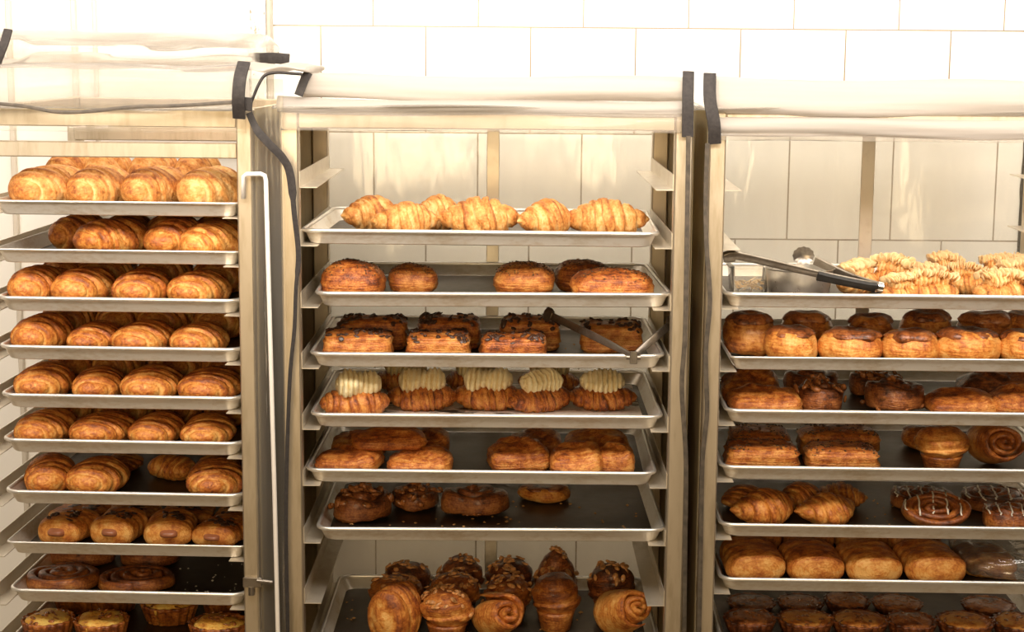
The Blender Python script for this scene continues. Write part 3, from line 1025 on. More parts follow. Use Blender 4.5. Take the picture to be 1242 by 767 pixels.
def g_cream(seed, L=0.8, r0=0.2, nrib=11, nu=90, nv=24):
    t = np.linspace(-1, 1, nu)[:, None]
    ph = np.linspace(0, 2 * np.pi, nv, endpoint=False)[None, :]
    rib = np.abs(np.sin(t * nrib * np.pi / 2 + 0.35 * np.sin(ph * 2)))
    env = np.clip(1 - np.abs(t) ** 4, 0, 1) ** 0.5
    rad = r0 * np.maximum(env, 0.03) * (0.82 + 0.24 * rib) * (1 + 0.12 * np.sin(t * 4 + seed) + 0.08 * np.sin(ph * 3 + 6 * t)) * (1 + 0.05 * np.sin(ph * 9))
    x = t * L / 2 + 0 * ph
    V = np.stack([x, rad * np.cos(ph) * 1.15 + 0.03 * np.sin(t * 3), rad * np.sin(ph)], -1).reshape(-1, 3)
    V += vnormals(V, grid_faces(nu, nv, False)) * (nz(V, seed, 11, 3) * 0.022)[:, None]
    bake = 0.40 - 0.32 * rib + 0.15 * nz(V, seed, 4).reshape(nu, nv)
    co = np.stack([t * 8 + 0 * ph, ph + 0 * t, 0 * t + 0 * ph], -1).reshape(-1, 3)
    return V, grid_faces(nu, nv), bake.ravel(), co


def k_cream(seed, o):
    g = list(g_croissant(seed, R=0.25, nb=4.2, curve=0.06, plump=2.2, step=0.2))
    top = g[0][:, 2].max()
    c = list(g_cream(seed, o.get('cl', 0.66), 0.19, 9))
    c[0][:, 2] += top + 0.045
    c[0][:, 0] += o.get('cx', 0.0)
    rot = o.get('rot', 0)
    for q in (g, c): q[0] = rotz(q[0], rot)
    return [P('croissant', g, 'puff'), P('cream_piping', c, 'cream')]


def k_almond(seed, o):
    r = np.random.RandomState(seed)
    g = list(g_croissant(seed, R=0.27, nb=4.2, curve=0.05, plump=2.4, step=0.2))
    c = list(g_cream(seed, 0.7, 0.15, 9))
    top = g[0][:, 2].max()
    c[0][:, 2] += top - 0.02
    OV, OF = [], []
    n = 26
    for i in range(n):
        t = -0.42 + 0.84 * i / (n - 1)
        for k in range(2):
            s = np.array((0.012, 0.105, 0.080)) * r.uniform(0.8, 1.2)
            q = np.array(Euler((r.uniform(-.5, .5), r.uniform(-.3, .5) + 0.9 * t, r.uniform(-.5, .5))).to_matrix())
            pts = (DISC[0] * s) @ q.T + np.array((t + r.uniform(-.02, .02), (k - 0.5) * 0.17 + r.uniform(-.03, .03), top + 0.05 + 0.10 * (1 - (2 * t) ** 2) + r.uniform(-.03, .03)))
            j = len(OV); OV += list(pts); OF += [tuple(a + j for a in f) for f in DISC[1]]
    A = np.array(OV)
    rot = o.get('rot', 0)
    A = rotz(A, rot)
    for q in (g, c): q[0] = rotz(q[0], rot)
    return [P('croissant', g, 'pale'), P('almond_cream', c, 'pale'), ['almond_slices', A, OF, M['almond'], None]]


KINDS = dict(end2=lambda sd, o: [P('cruffin', (lambda g: (rotz(g[0], 90 + o.get('rot', 0)), g[1], g[2], g[3]))(g_croissant(sd, L=1.0, R=0.40, nb=1.7, curve=0.05, plump=4.0, chev=0.3, step=0.26, tip=0.55)), 'gold')], croissant=k_croissant, end=k_end, seedbun=k_seedbun, slice=k_slice, seedslice=k_seedslice, puff=k_puff, kouign=k_kouign, pecan=k_pecan,
             swirl=k_swirl, coil=k_coil, cruffin=k_cruffin, tart=k_tart, sausage=k_sausage, log=k_log, cream=k_cream, almond=k_almond)
NAMES = dict(end2=('cruffin', 'pastry'), croissant=('croissant', 'croissant'), end=('croissant', 'croissant'), seedbun=('seeded_bun', 'bun'), slice=('chocolate_slice', 'pastry'),
             seedslice=('seeded_roll', 'pastry'), puff=('puff_pastry', 'pastry'), kouign=('glazed_bun', 'bun'), pecan=('pecan_bun', 'bun'), swirl=('swirl_bun', 'bun'),
             coil=('cruffin', 'pastry'), cruffin=('cruffin', 'pastry'), tart=('egg_tart', 'tart'), sausage=('sausage_roll', 'pastry'), log=('pain_roll', 'pastry'),
             cream=('cream_croissant', 'croissant'), almond=('almond_croissant', 'croissant'))
SEED = [100]


def bake_one(T, kind, x0, x1, yt, d, dep, label, group, o):
    """a pastry whose middle stands d behind the pan's front edge, spanning x0..x1 in width and reaching up to yt"""
    t = TRAYS[T]; R = t['R']
    SEED[0] += 1
    zb = t['floor'] + o.get('zb', 0.0)
    a = R.loc(x0, yt + 12, d); b = R.loc(x1, yt + 12, d)
    cx, w = (a.x + b.x) / 2, (b.x - a.x)
    lim = t['w'] / 2 - 0.003 - w / 2
    cx = min(max(cx, t['x'] - lim), t['x'] + lim)
    if 'h' in o: h = o['h']
    else:
        dt = d
        h = R.loc((x0 + x1) / 2, yt, dt).z - zb
    h = max(0.02, h)
    dep = dep if dep else w * 0.95
    d = min(max(d, dep / 2 + 0.010), t['d'] - dep / 2 - 0.010)
    parts = KINDS[kind](SEED[0], o)
    A = np.concatenate([p[1] for p in parts])
    lo, hi = A.min(0), A.max(0)
    S = np.array((w, dep, h)) / (hi - lo)
    mid = np.array(((lo[0] + hi[0]) / 2, (lo[1] + hi[1]) / 2, lo[2]))
    loc = R.world((cx, d, zb))
    nm, cat = NAMES[kind]
    if len(parts) == 1:
        p = parts[0]
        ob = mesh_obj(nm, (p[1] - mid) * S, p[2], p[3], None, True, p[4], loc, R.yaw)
        return tag(ob, label, cat, group)
    root = empty(nm, loc, R.yaw)
    tag(root, label, cat, group)
    for p in parts:
        c = mesh_obj(p[0], (p[1] - mid) * S, p[2], p[3], root, True, p[4])
        if p[0].endswith('_topping') or p[0] == 'almond_slices': c['kind'] = 'stuff'
    return root


def row(T, kind, desc, rowname, place, group, d, items, dep=None, **o):
    """items: (x0, x1, ytop[, options])"""
    n = len(items)
    for i, it in enumerate(items):
        oo = dict(o)
        if len(it) > 3: oo.update(it[3])
        dd = oo.pop('d', d); dp = oo.pop('dep', dep); kd = oo.pop('kind', kind); ds = oo.pop('desc', desc)
        if 'label' in oo: lab = oo.pop('label')
        else:
            if n == 1: pos = 'alone'
            elif i == 0: pos = 'leftmost'
            elif i == n - 1: pos = 'rightmost'
            elif n == 3: pos = 'middle one'
            else: pos = ORD[i] + ' from left'
            lab = '%s, %s%s, %s' % (ds, pos, (' in ' + rowname) if rowname else '', place)
        bake_one(T, kd, it[0], it[1], it[2], dd, dp, lab, group, oo)


PASTRIES = True
if PASTRIES:
    # ---------------- left rack
    pl = 'top pan of left rack'
    row('L1', 'end', 'pale golden croissant', 'front row', pl, 'croissants on the left rack top pan', 0.125,
        [(8, 96, 203, dict(rot=-28)), (87, 160, 204, dict(rot=-24)), (153, 226, 206, dict(rot=-24)), (219, 294, 204, dict(rot=-26))], 0.19, mat='pale', h=0.082)
    row('L1', 'end', 'pale golden croissant', 'back row', pl, 'croissants on the left rack top pan', 0.33,
        [(60, 120, 202, dict(rot=-20)), (106, 160, 195, dict(rot=-15)), (160, 216, 195, dict(rot=-20)), (212, 268, 194, dict(rot=-20))], 0.18, mat='pale', h=0.10)
    pl = 'second pan of left rack'
    row('L2', 'end', 'shaded flaky croissant', 'front row', pl, 'croissants on the left rack second pan', 0.13,
        [(94, 180, 264, dict(rot=-40)), (179, 248, 264, dict(rot=-20)), (221, 296, 269, dict(rot=-30, d=0.10))], 0.17, mat='gold')
    row('L2', 'end', 'shaded flaky croissant', 'back row', pl, 'croissants on the left rack second pan', 0.31,
        [(64, 128, 259, dict(rot=-35, d=0.24)), (128, 185, 258), (180, 240, 257), (238, 292, 258)], 0.16, mat='gold')
    for T, nm, g in (('L3', 'third', [(14, 74, 322), (67, 139, 324), (139, 208, 326), (206, 279, 327)]),
                     ('L4', 'fourth', [(19, 86, 380), (87, 148, 391), (140, 211, 389), (210, 277, 391)]),
                     ('L5', 'fifth', [(22, 88, 441), (88, 151, 446), (149, 221, 444), (219, 294, 447)]),
                     ('L6', 'sixth', [(17, 84, 497), (89, 164, 500), (160, 222, 501), (221, 286, 504)])):
        pl = nm + ' pan of left rack'
        gr = 'croissants on the left rack ' + nm + ' pan'
        row(T, 'end', 'plump golden croissant', 'front row', pl, gr, 0.10, [(a, b, y, dict(rot=rnd.uniform(-16, 10))) for a, b, y in g], 0.155)
        back = [(a + 30, b + 26, y - 2, dict(rot=rnd.uniform(-16, 16))) for a, b, y in g]
        row(T, 'end', 'plump golden croissant', 'back row', pl, gr, 0.29, back, 0.15, h=0.075)
    pl = 'seventh pan of left rack'
    gr = 'croissants on the left rack seventh pan'
    row('L7', 'end', 'plump golden croissant', 'front row', pl, gr, 0.10, [(28, 92, 552, dict(rot=16)), (84, 155, 556, dict(rot=-8)), (226, 299, 559, dict(rot=6))], 0.15)
    row('L7', 'end', 'plump golden croissant', 'back row', pl, gr, 0.27, [(118, 172, 553, dict(rot=-14)), (178, 237, 553, dict(rot=60, dep=0.10, d=0.22)), (238, 292, 553)], 0.15)
    pl = 'eighth pan of left rack'
    gr = 'sausage rolls on the left rack'
    row('L8', 'sausage', 'seed topped sausage roll', 'front row', pl, gr, 0.11, [(51, 118, 620, dict(rot=-14)), (114, 175, 618, dict(rot=-8)), (177, 238, 620, dict(rot=5)), (236, 303, 627, dict(rot=-12))], 0.13)
    row('L8', 'sausage', 'seed topped sausage roll', 'back row', pl, gr, 0.27, [(56, 128, 613, dict(rot=-12)), (130, 192, 612), (196, 262, 613, dict(rot=6)), (262, 300, 616)], 0.13)
    pl = 'left rack'
    gr = 'dark spiral buns on the left rack'
    row('L9', 'swirl', 'flat cinnamon spiral bun', 'front pair', pl, gr, 0.115, [(32, 119, 691, dict(rot=40, h=0.034)), (121, 212, 694, dict(rot=200, h=0.032))], 0.13, mat='deep', base=0.5)
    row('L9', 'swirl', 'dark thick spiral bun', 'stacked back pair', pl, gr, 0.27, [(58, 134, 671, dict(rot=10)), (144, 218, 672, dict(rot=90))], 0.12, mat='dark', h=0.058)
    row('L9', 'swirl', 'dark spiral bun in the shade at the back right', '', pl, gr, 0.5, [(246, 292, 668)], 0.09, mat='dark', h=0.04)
    pl = 'bottom pan of left rack'
    gr = 'egg tarts on the left rack'
    row('L10', 'tart', 'golden egg tart', 'front row', pl, gr, 0.07, [(24, 88, 748), (90, 157, 747), (228, 303, 749)], 0.11, h=0.057)
    row('L10', 'tart', 'browned fluted egg tart', 'back row', pl, gr, 0.26, [(36, 103, 735), (102, 170, 735), (171, 242, 735, dict(d=0.2)), (244, 302, 736)], 0.11, h=0.050)

    # ---------------- middle rack
    pl = 'top pan of middle rack'
    gr = 'croissants on the middle rack'
    row('M1', 'croissant', 'pale ridged croissant', 'front row', pl, gr, 0.14,
        [(449, 532, 244, dict(rot=14, d=0.12)), (529, 634, 238, dict(rot=6)), (627, 695, 240, dict(rot=32, dep=0.11)), (683, 789, 240, dict(rot=-4))], 0.095, mat='pale')
    row('M1', 'croissant', 'pale ridged croissant', 'back pair', pl, gr, 0.25, [(415, 481, 236, dict(rot=36)), (498, 558, 235, dict(rot=30))], 0.10, mat='pale')
    pl = 'second pan of middle rack'
    gr = 'seeded buns on the middle rack'
    row('M2', 'seedbun', 'seed topped square bun', '', pl, gr, 0.11,
        [(390, 468, 313, dict(d=0.10)), (470, 532, 318, dict(d=0.17)), (598, 674, 317, dict(d=0.15)), (672, 742, 314, dict(d=0.22)), (690, 794, 323, dict(d=0.085, dep=0.10))], None)
    pl = 'third pan of middle rack'
    gr = 'chocolate slices on the middle rack'
    row('M3', 'slice', 'chocolate topped slice', 'front row', pl, gr, 0.085, [(392, 478, 398), (492, 572, 401), (580, 665, 400)], 0.10)
    row('M3', 'slice', 'chocolate topped slice', 'back row', pl, gr, 0.215, [(408, 496, 379), (506, 584, 379), (604, 682, 380)], 0.115)
    row('M3', 'slice', 'small chocolate topped slice behind the open tongs', '', pl, gr, 0.20, [(702, 780, 387, dict(label='single chocolate topped slice standing apart at the right behind open tongs'))], 0.10)
    pl = 'fourth pan of middle rack'
    gr = 'cream topped croissants'
    row('M4', 'cream', 'croissant with piped cream', '', pl, gr, 0.2,
        [(387, 472, 446, dict(d=0.085, rot=10, cx=0.05, dep=0.10)), (468, 556, 445, dict(d=0.17)), (548, 638, 444, dict(d=0.18, rot=-6)), (616, 694, 445, dict(d=0.165, rot=26, dep=0.1)), (688, 774, 447, dict(d=0.185))], 0.105)
    row('M4', 'cream', 'croissant with piped cream', 'back row', pl, gr, 0.34, [(452, 532, 443), (540, 610, 443), (628, 704, 443)], 0.10, h=0.08)
    pl = 'fifth pan of middle rack'
    gr = 'glossy puff squares'
    row('M5', 'puff', 'glossy puff square', 'left stack', pl, gr, 0.095,
        [(382, 466, 543, dict(label='glossy puff square at the left front of the middle rack fifth pan', rot=-12, d=0.085)),
         (470, 550, 543, dict(label='glossy puff square at the front right of the left group, middle rack', d=0.08)),
         (421, 520, 520, dict(label='puff square lying on top of two others, middle rack fifth pan', zb=0.042, d=0.12, h=0.036, rot=8)),
         (492, 546, 520, dict(label='puff square standing behind the stacked left group, middle rack fifth pan', d=0.23)),
         (402, 470, 524, dict(label='puff square in shade behind the left front square, middle rack', d=0.24))], 0.105)
    row('M5', 'puff', 'glossy puff square', 'right group', pl, gr, 0.095,
        [(590, 668, 531, dict(label='dark glossy puff square, left one of the right group, middle rack', rot=10, d=0.12)),
         (666, 732, 538, dict(label='bright glossy puff square in the middle of the right group, middle rack', d=0.08)),
         (722, 770, 538, dict(label='small folded puff at the right end of the fifth pan, middle rack', d=0.09, dep=0.07)),
         (616, 682, 521, dict(label='puff square at the back left of the right group, middle rack', d=0.26)),
         (684, 764, 521, dict(label='puff square at the back right of the right group, middle rack', d=0.22))], 0.105)
    pl = 'sixth pan of middle rack'
    gr = 'pecan buns on the middle rack'
    row('M6', 'pecan', 'sticky pecan bun', '', pl, gr, 0.2, [(397, 478, 586, dict(d=0.16)), (470, 538, 585, dict(d=0.24)), (535, 618, 588, dict(d=0.20))], 0.12)
    row('M6', 'kouign', 'round plain bun at the back right, middle rack sixth pan', '', pl, gr, 0.31, [(627, 692, 588, dict(label='round yellow bun at the back of the pecan bun pan, middle rack'))], 0.1, h=0.035)
    pl = 'bottom pan of middle rack'
    gr = 'cruffins on the middle rack'
    row('M7', 'coil', 'folded cruffin', 'front row', pl, gr, 0.12,
        [(446, 512, 707, dict(kind='end2', rot=-35, label='folded cruffin lying at the left front of the middle rack bottom pan')),
         (509, 576, 712, dict(kind='cruffin', mat='gold', label='nut sprinkled cruffin second from left in the front row, bottom middle pan')),
         (572, 636, 718, dict(rot=28, tilt=20, label='coiled cruffin with open spiral hole, third in front row, bottom middle pan')),
         (720, 790, 713, dict(rot=28, tilt=22, d=0.14, turns=2.8, label='coiled cruffin with spiral tip at the far right front, bottom middle pan'))], 0.10, mat='gold')
    row('M7', 'cruffin', 'brown cruffin', 'second row', pl, gr, 0.215, [(446, 516, 697), (514, 584, 693), (583, 648, 698)], 0.105)
    row('M7', 'cruffin', 'dark peaked cruffin', 'third row', pl, gr, 0.32,
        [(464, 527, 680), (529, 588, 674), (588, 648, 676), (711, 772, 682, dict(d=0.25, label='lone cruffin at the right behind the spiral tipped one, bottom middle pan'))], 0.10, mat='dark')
    row('M7', 'cruffin', 'tall cruffin', '', pl, gr, 0.22, [(644, 705, 696, dict(d=0.19, mat='deep', glaze=False, label='cruffin showing its whole cup, right of the second row, bottom middle pan'))], 0.10)
    row('M7', 'cruffin', 'tall cruffin', '', pl, gr, 0.3, [(646, 703, 663, dict(mat='dark', point=1.0, label='tall dark cruffin with a pointed peak, bottom middle pan'))], 0.10)

    # ---------------- right rack
    pl = 'top pan of right rack'
    gr = 'almond croissants on the right rack'
    row('R1', 'almond', 'almond covered croissant', 'front row', pl, gr, 0.09, [(1066, 1122, 330, dict(rot=20)), (1094, 1164, 324, dict(rot=-6)), (1180, 1250, 324, dict(rot=8)), (1238, 1300, 326)], 0.1)
    row('R1', 'almond', 'almond covered croissant', 'second row', pl, gr, 0.2, [(1012, 1072, 313, dict(rot=50, dep=0.12)), (1058, 1112, 306, dict(rot=-50, dep=0.11)), (1098, 1148, 318, dict(rot=15)), (1150, 1198, 316, dict(rot=-30)), (1202, 1262, 312, dict(rot=20))], 0.1)
    row('R1', 'almond', 'almond covered croissant', 'back row', pl, gr, 0.33, [(1062, 1104, 308), (1122, 1170, 304, dict(rot=12)), (1186, 1244, 308, dict(rot=-14)), (1245, 1300, 306)], 0.1)
    pl = 'second pan of right rack'
    gr = 'round glazed buns on the right rack'
    row('R2', 'kouign', 'round glazed bun', 'front row', pl, gr, 0.085, [(926, 993, 394), (991, 1072, 397), (1068, 1140, 398), (1133, 1216, 396), (1212, 1284, 400)], 0.115)
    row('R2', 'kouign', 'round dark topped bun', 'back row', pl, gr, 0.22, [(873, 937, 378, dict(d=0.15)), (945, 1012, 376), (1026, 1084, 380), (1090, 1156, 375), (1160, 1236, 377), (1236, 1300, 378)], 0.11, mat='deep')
    pl = 'third pan of right rack'
    gr = 'pastries on the right rack third pan'
    row('R3', 'puff', 'flat laminated slice', '', pl, gr, 0.09, [(882, 972, 468, dict(label='flat laminated slice at the left front of the right rack third pan', mat='puff'))], 0.1)
    row('R3', 'puff', 'flat laminated slice', '', pl, gr, 0.22, [(874, 946, 446, dict(label='flat laminated slice in shade at the back left, right rack third pan'))], 0.11)
    row('R3', 'pecan', 'sticky pecan knot', '', pl, gr, 0.13, [(962, 1028, 452, dict(d=0.12)), (1044, 1126, 454)], 0.11)
    row('R3', 'pecan', 'sticky pecan knot', 'back row', pl, gr, 0.28, [(950, 1016, 446), (1030, 1094, 446)], 0.11, h=0.055)
    row('R3', 'puff', 'folded turnover', '', pl, gr, 0.1,
        [(1122, 1207, 472, dict(label='glossy flaky turnover right of the pecan knots, right rack third pan')),
         (1198, 1264, 466, dict(label='glossy turnover at the picture edge, front of right rack third pan')),
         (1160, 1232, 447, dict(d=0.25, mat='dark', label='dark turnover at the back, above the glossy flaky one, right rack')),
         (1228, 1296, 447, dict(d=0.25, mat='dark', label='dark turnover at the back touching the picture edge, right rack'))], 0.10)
    pl = 'fourth pan of right rack'
    gr = 'pastries on the right rack fourth pan'
    row('R4', 'seedslice', 'seed topped roll', 'front pair', pl, gr, 0.09, [(878, 969, 535), (974, 1066, 537)], 0.10)
    row('R4', 'seedslice', 'dark seeded roll', 'back pair', pl, gr, 0.22, [(884, 958, 517), (966, 1066, 516)], 0.12)
    row('R4', 'cruffin', 'cruffin', '', pl, gr, 0.10, [(1110, 1177, 518, dict(glaze=False, mat='gold', label='single upright cruffin standing beside a coiled one, right rack'))], 0.105)
    row('R4', 'coil', 'cruffin', '', pl, gr, 0.12, [(1175, 1245, 515, dict(rot=6, tilt=10, turns=3.0, label='coiled cruffin facing front with nutty spiral, at the right picture edge'))], 0.10)
    row('R4', 'kouign', 'bun', '', pl, gr, 0.28, [(1092, 1150, 514, dict(label='shaded bun behind the upright cruffin on the right rack'))], 0.1, mat='deep')
    pl = 'fifth pan of right rack'
    gr = 'croissants on the right rack'
    row('R5', 'croissant', 'golden ridged croissant', 'front pair', pl, gr, 0.10, [(884, 967, 593, dict(rot=24)), (962, 1042, 598, dict(rot=20))], 0.115)
    row('R5', 'croissant', 'shaded croissant', 'back row', pl, gr, 0.23, [(872, 928, 588, dict(rot=50)), (940, 996, 585, dict(rot=40)), (994, 1052, 586, dict(rot=-20))], 0.115)
    gr = 'iced swirls on the right rack'
    row('R5', 'swirl', 'iced swirl bun', 'front pair', pl, gr, 0.10, [(1094, 1178, 600, dict(tilt=42, rot=20, h=0.062)), (1192, 1262, 610)], 0.1, mat='deep', icing=True)
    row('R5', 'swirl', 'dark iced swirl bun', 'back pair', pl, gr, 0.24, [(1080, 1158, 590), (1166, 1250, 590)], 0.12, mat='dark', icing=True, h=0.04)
    pl = 'sixth pan of right rack'
    gr = 'loaf rolls on the right rack'
    row('R6', 'log', 'golden loaf roll', 'front row', pl, gr, 0.12, [(876, 949, 660, dict(rot=3)), (948, 1020, 661, dict(rot=2)), (1017, 1090, 663, dict(rot=4)), (1088, 1164, 661, dict(rot=4))], 0.15)
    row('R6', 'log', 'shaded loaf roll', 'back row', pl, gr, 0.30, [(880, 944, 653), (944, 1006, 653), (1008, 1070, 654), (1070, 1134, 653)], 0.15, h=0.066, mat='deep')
    row('R6', 'log', 'loaf roll', '', pl, gr, 0.16, [(1160, 1228, 664, dict(label='loaf roll inside the clear plastic bag on the right rack'))], 0.12)
    pl = 'bottom pan of right rack'
    gr = 'sticky tarts on the right rack'
    row('R7', 'tart', 'sticky brown tart', 'front row', pl, gr, 0.12, [(876, 942, 748, dict(fill='dark')), (941, 1012, 746), (1006, 1078, 747), (1074, 1136, 749, dict(fill='dark')), (1134, 1206, 748), (1202, 1270, 750)], 0.12, h=0.036, fill='gold')
    row('R7', 'tart', 'dark fluted tart', 'back row', pl, gr, 0.26, [(880, 942, 729), (941, 1000, 727), (998, 1056, 724), (1056, 1120, 727), (1164, 1232, 732)], 0.115, fill='dark')


# ------------------------------------------------------------------ crumbs (uncountable)
def crumbs(T, name, label, mat, px, n, size, seed, d=(0.03, 0.4)):
    t = TRAYS[T]; R = t['R']
    r = np.random.RandomState(seed)
    OV, OF = [], []
    for _ in range(n):
        dd = r.uniform(*d)
        x = R.loc(r.uniform(*px), 600, dd).x
        if abs(x - t['x']) > t['w'] / 2 - 0.025: continue
        s = r.uniform(0.4, 1.0) * size * np.array((1, 0.8, 0.5))
        q = np.array(Euler((0, 0, r.uniform(0, 6.28))).to_matrix())
        pts = (OCT[0] * s) @ q.T + np.array((x, dd, t['floor'] + s[2]))
        j = len(OV); OV += list(pts); OF += [tuple(a + j for a in f) for f in OCT[1]]
    o = mesh_obj(name, np.array(OV), OF, M[mat], None, False, None, R.p0, R.yaw)
    tag(o, label, 'crumbs', None, 'stuff')


crumbs('L9', 'sugar_crumbs', 'white sugar crumbs scattered on the dark spiral bun pan, left rack', 'sugar', (215, 292), 34, 0.004, 1, (0.05, 0.36))
crumbs('M6', 'pastry_crumbs', 'brown crumbs scattered across the pecan bun pan', 'crumb', (400, 790), 60, 0.0052, 2, (0.04, 0.3))
crumbs('M7', 'pastry_crumbs', 'brown crumbs around the cruffins on the bottom pan', 'crumb', (390, 790), 90, 0.0052, 3, (0.05, 0.4))
crumbs('M1', 'pastry_crumbs', 'pale flakes beside the croissants on the top middle pan', 'crumb', (390, 560), 26, 0.004, 4, (0.03, 0.3))
crumbs('M3', 'pastry_crumbs', 'small flakes on the chocolate slice pan near the tongs', 'crumb', (590, 780), 24, 0.0035, 5, (0.03, 0.3))
crumbs('R5', 'pastry_crumbs', 'small flakes between croissants and swirls on the right rack', 'crumb', (1040, 1100), 14, 0.0035, 6, (0.03, 0.3))


def icing_film():
    """white dried sugar smears on the cream croissant pan"""
    t = TRAYS['M4']; R = t['R']
    m, nt, b, out = new_mat('sugar_smear')
    tc = N(nt, 'TexCoord'); mp = N(nt, 'Mapping'); mp.inputs['Scale'].default_value = (0.5, 1.6, 1)
    nt.links.new(tc.outputs['Object'], mp.inputs['Vector'])
    n = noise(nt, 16, 5, mp.outputs[0], 0.65)
    r = ramp(nt, [(0.41, (0, 0, 0)), (0.46, (1, 1, 1))], n)
    b.inputs['Base Color'].default_value = (0.88, 0.80, 0.70, 1)
    b.inputs['Roughness'].default_value = 0.6
    nt.links.new(r.outputs[0], b.inputs['Alpha'])
    w, d = 0.60, 0.40
    MBm = MB().box(-w / 2, w / 2, -d / 2, d / 2, 0, 0.0006)
    o = MBm.build('sugar_dusting', m)
    o.location = R.world((t['x'], t['d'] / 2, t['floor']))
    tag(o, 'white sugar smeared over the pan under the cream croissants', 'sugar', None, 'stuff')


icing_film()


# ------------------------------------------------------------------ tongs, bowl, tub, bag
def channel(mb, pts, wdir, w, thick):
    mb.tube(pts, w if hasattr(w, '__len__') else [w] * len(pts), 16, (wdir, thick))


t3 = TRAYS['M3']
e = empty('tongs', RM.world((RM.loc(768, 432, -0.012).x, -0.012, t3['z'] + PAN_H)))
tag(e, 'open dark steel tongs resting in a wide V on the chocolate slice pan', 'tongs', 'serving tongs')
inv = e.location


def rel(R, px, py, d):
    return R.world(R.loc(px, py, d)) - inv


pv = rel(RM, 768, 433, -0.016)
for (a, mid_) in (((668, 383, 0.16), (720, 408, 0.07)), ((813, 394, 0.05), (793, 411, 0.02))):
    pts = smooth_path([pv + Vector((0, 0.006, 0)), rel(RM, *mid_), rel(RM, *a)], 8)
    n = len(pts)
    ws = [0.0042 + 0.0030 * math.sin(min(1, i / (n * 0.5)) * 1.57) for i in range(n)]
    arm = MB(); channel(arm, pts, (0, 0.35, 1), ws, 0.0028)
    ao = arm.build('arm', M['steel'], e, True, autosharp=40)
    hv = []
    endp, dirv = pts[-1], (pts[-1] - pts[-3]).normalized()
    hd = MB()
    hd.tube([endp - dirv * 0.004, endp + dirv * 0.004, endp + dirv * 0.012, endp + dirv * 0.017], [0.010, 0.014, 0.014, 0.006], 14, (Vector((0, 0.35, 1)), 0.004))
    hd.build('scalloped_tip', M['steel'], ao, True, autosharp=40)
m = MB()
m.box(pv.x - 0.007, pv.x + 0.007, pv.y - 0.011, pv.y - 0.007, pv.z - 0.012, pv.z + 0.012, 0.001)
m.tube([pv + Vector((-0.013, -0.006, 0)), pv + Vector((0.013, -0.006, 0))], 0.0045, 12)
m.build('hinge', M['steel'], e, True, autosharp=40)

t1 = TRAYS['R1']
e = empty('tongs', RR.world((RR.loc(1064, 346, 0.05).x, 0.05, t1['floor'])))
tag(e, 'black gripped steel tongs lying across the round bowl on right rack', 'tongs', 'serving tongs')
inv = e.location
up = (0.1, -0.55, 0.83)
near = [rel(RR, 1068, 348, 0.02), rel(RR, 990, 332, 0.02), rel(RR, 930, 318, 0.02), rel(RR, 895, 310.5, 0.02), rel(RR, 880, 310, 0.022)]
near[-1] = rel(RR, 884, 311, 0.022)
ptn = smooth_path(near, 6)
ws = [0.0065 + 0.003 * (i / len(ptn)) for i in range(len(ptn))]
m = MB(); channel(m, ptn, up, ws, 0.003)
na = m.build('arm', M['steel'], e, True, autosharp=40)
gp = [p + Vector((0, -0.0035, -0.002)) for p in smooth_path([rel(RR, 1062, 347.5, 0.02), rel(RR, 1028, 341, 0.02), rel(RR, 991, 333, 0.02)], 6)]
m = MB(); m.tube(gp, [0.0095] * 2 + [0.0082] * (len(gp) - 4) + [0.009] * 2, 16, (up, 0.005))
m.build('grip', M['grip'], na, True, autosharp=40)
m = MB()
m.tube([near[-1] + Vector((0.012, 0, 0)), near[-1], near[-1] + Vector((-0.010, 0.0, -0.002))], [0.010, 0.012, 0.009], 14, (up, 0.006))
m.build('scalloped_tip', M['steel'], na, True, autosharp=40)
far = [rel(RR, 1066, 346, 0.045), rel(RR, 1035, 337, 0.09), rel(RR, 1005, 324, 0.12), rel(RR, 988, 316, 0.13)]
ptf = smooth_path(far, 6)
m = MB(); channel(m, ptf, up, [0.006 + 0.004 * (i / len(ptf)) for i in range(len(ptf))], 0.003)
fa = m.build('arm', M['steel'], e, True, autosharp=40)
# scalloped round head facing the viewer
hc = rel(RR, 974, 310, 0.135)
V, Fc = [], []
nr = 48
for lay, (rr, yy) in enumerate(((0.0, 0.003), (0.6, 0.002), (1.0, -0.003), (1.0, -0.0045), (0.6, 0.0), (0.0, 0.001))):
    for k in range(nr):
        a_ = 2 * math.pi * k / nr
        s = 0.0205 * max(rr, 0.02) * (1 + 0.05 * math.cos(12 * a_) * (rr > 0.9))
        V.append((hc.x + s * math.cos(a_), hc.y + yy, hc.z + s * 0.85 * math.sin(a_)))
mesh_obj('scalloped_tip', V, grid_faces(6, nr), M['steel'], fa, True, autosharp=50)
m = MB()
c = rel(RR, 1066, 347.5, 0.03)
m.tube([c + Vector((-0.006, -0.012, 0.001)), c + Vector((0.004, -0.012, -0.001))], 0.0105, 16)
m.build('hinge', plain('polished_cap', (0.85, 0.82, 0.78), 0.2, 1.0), e, True, autosharp=40)

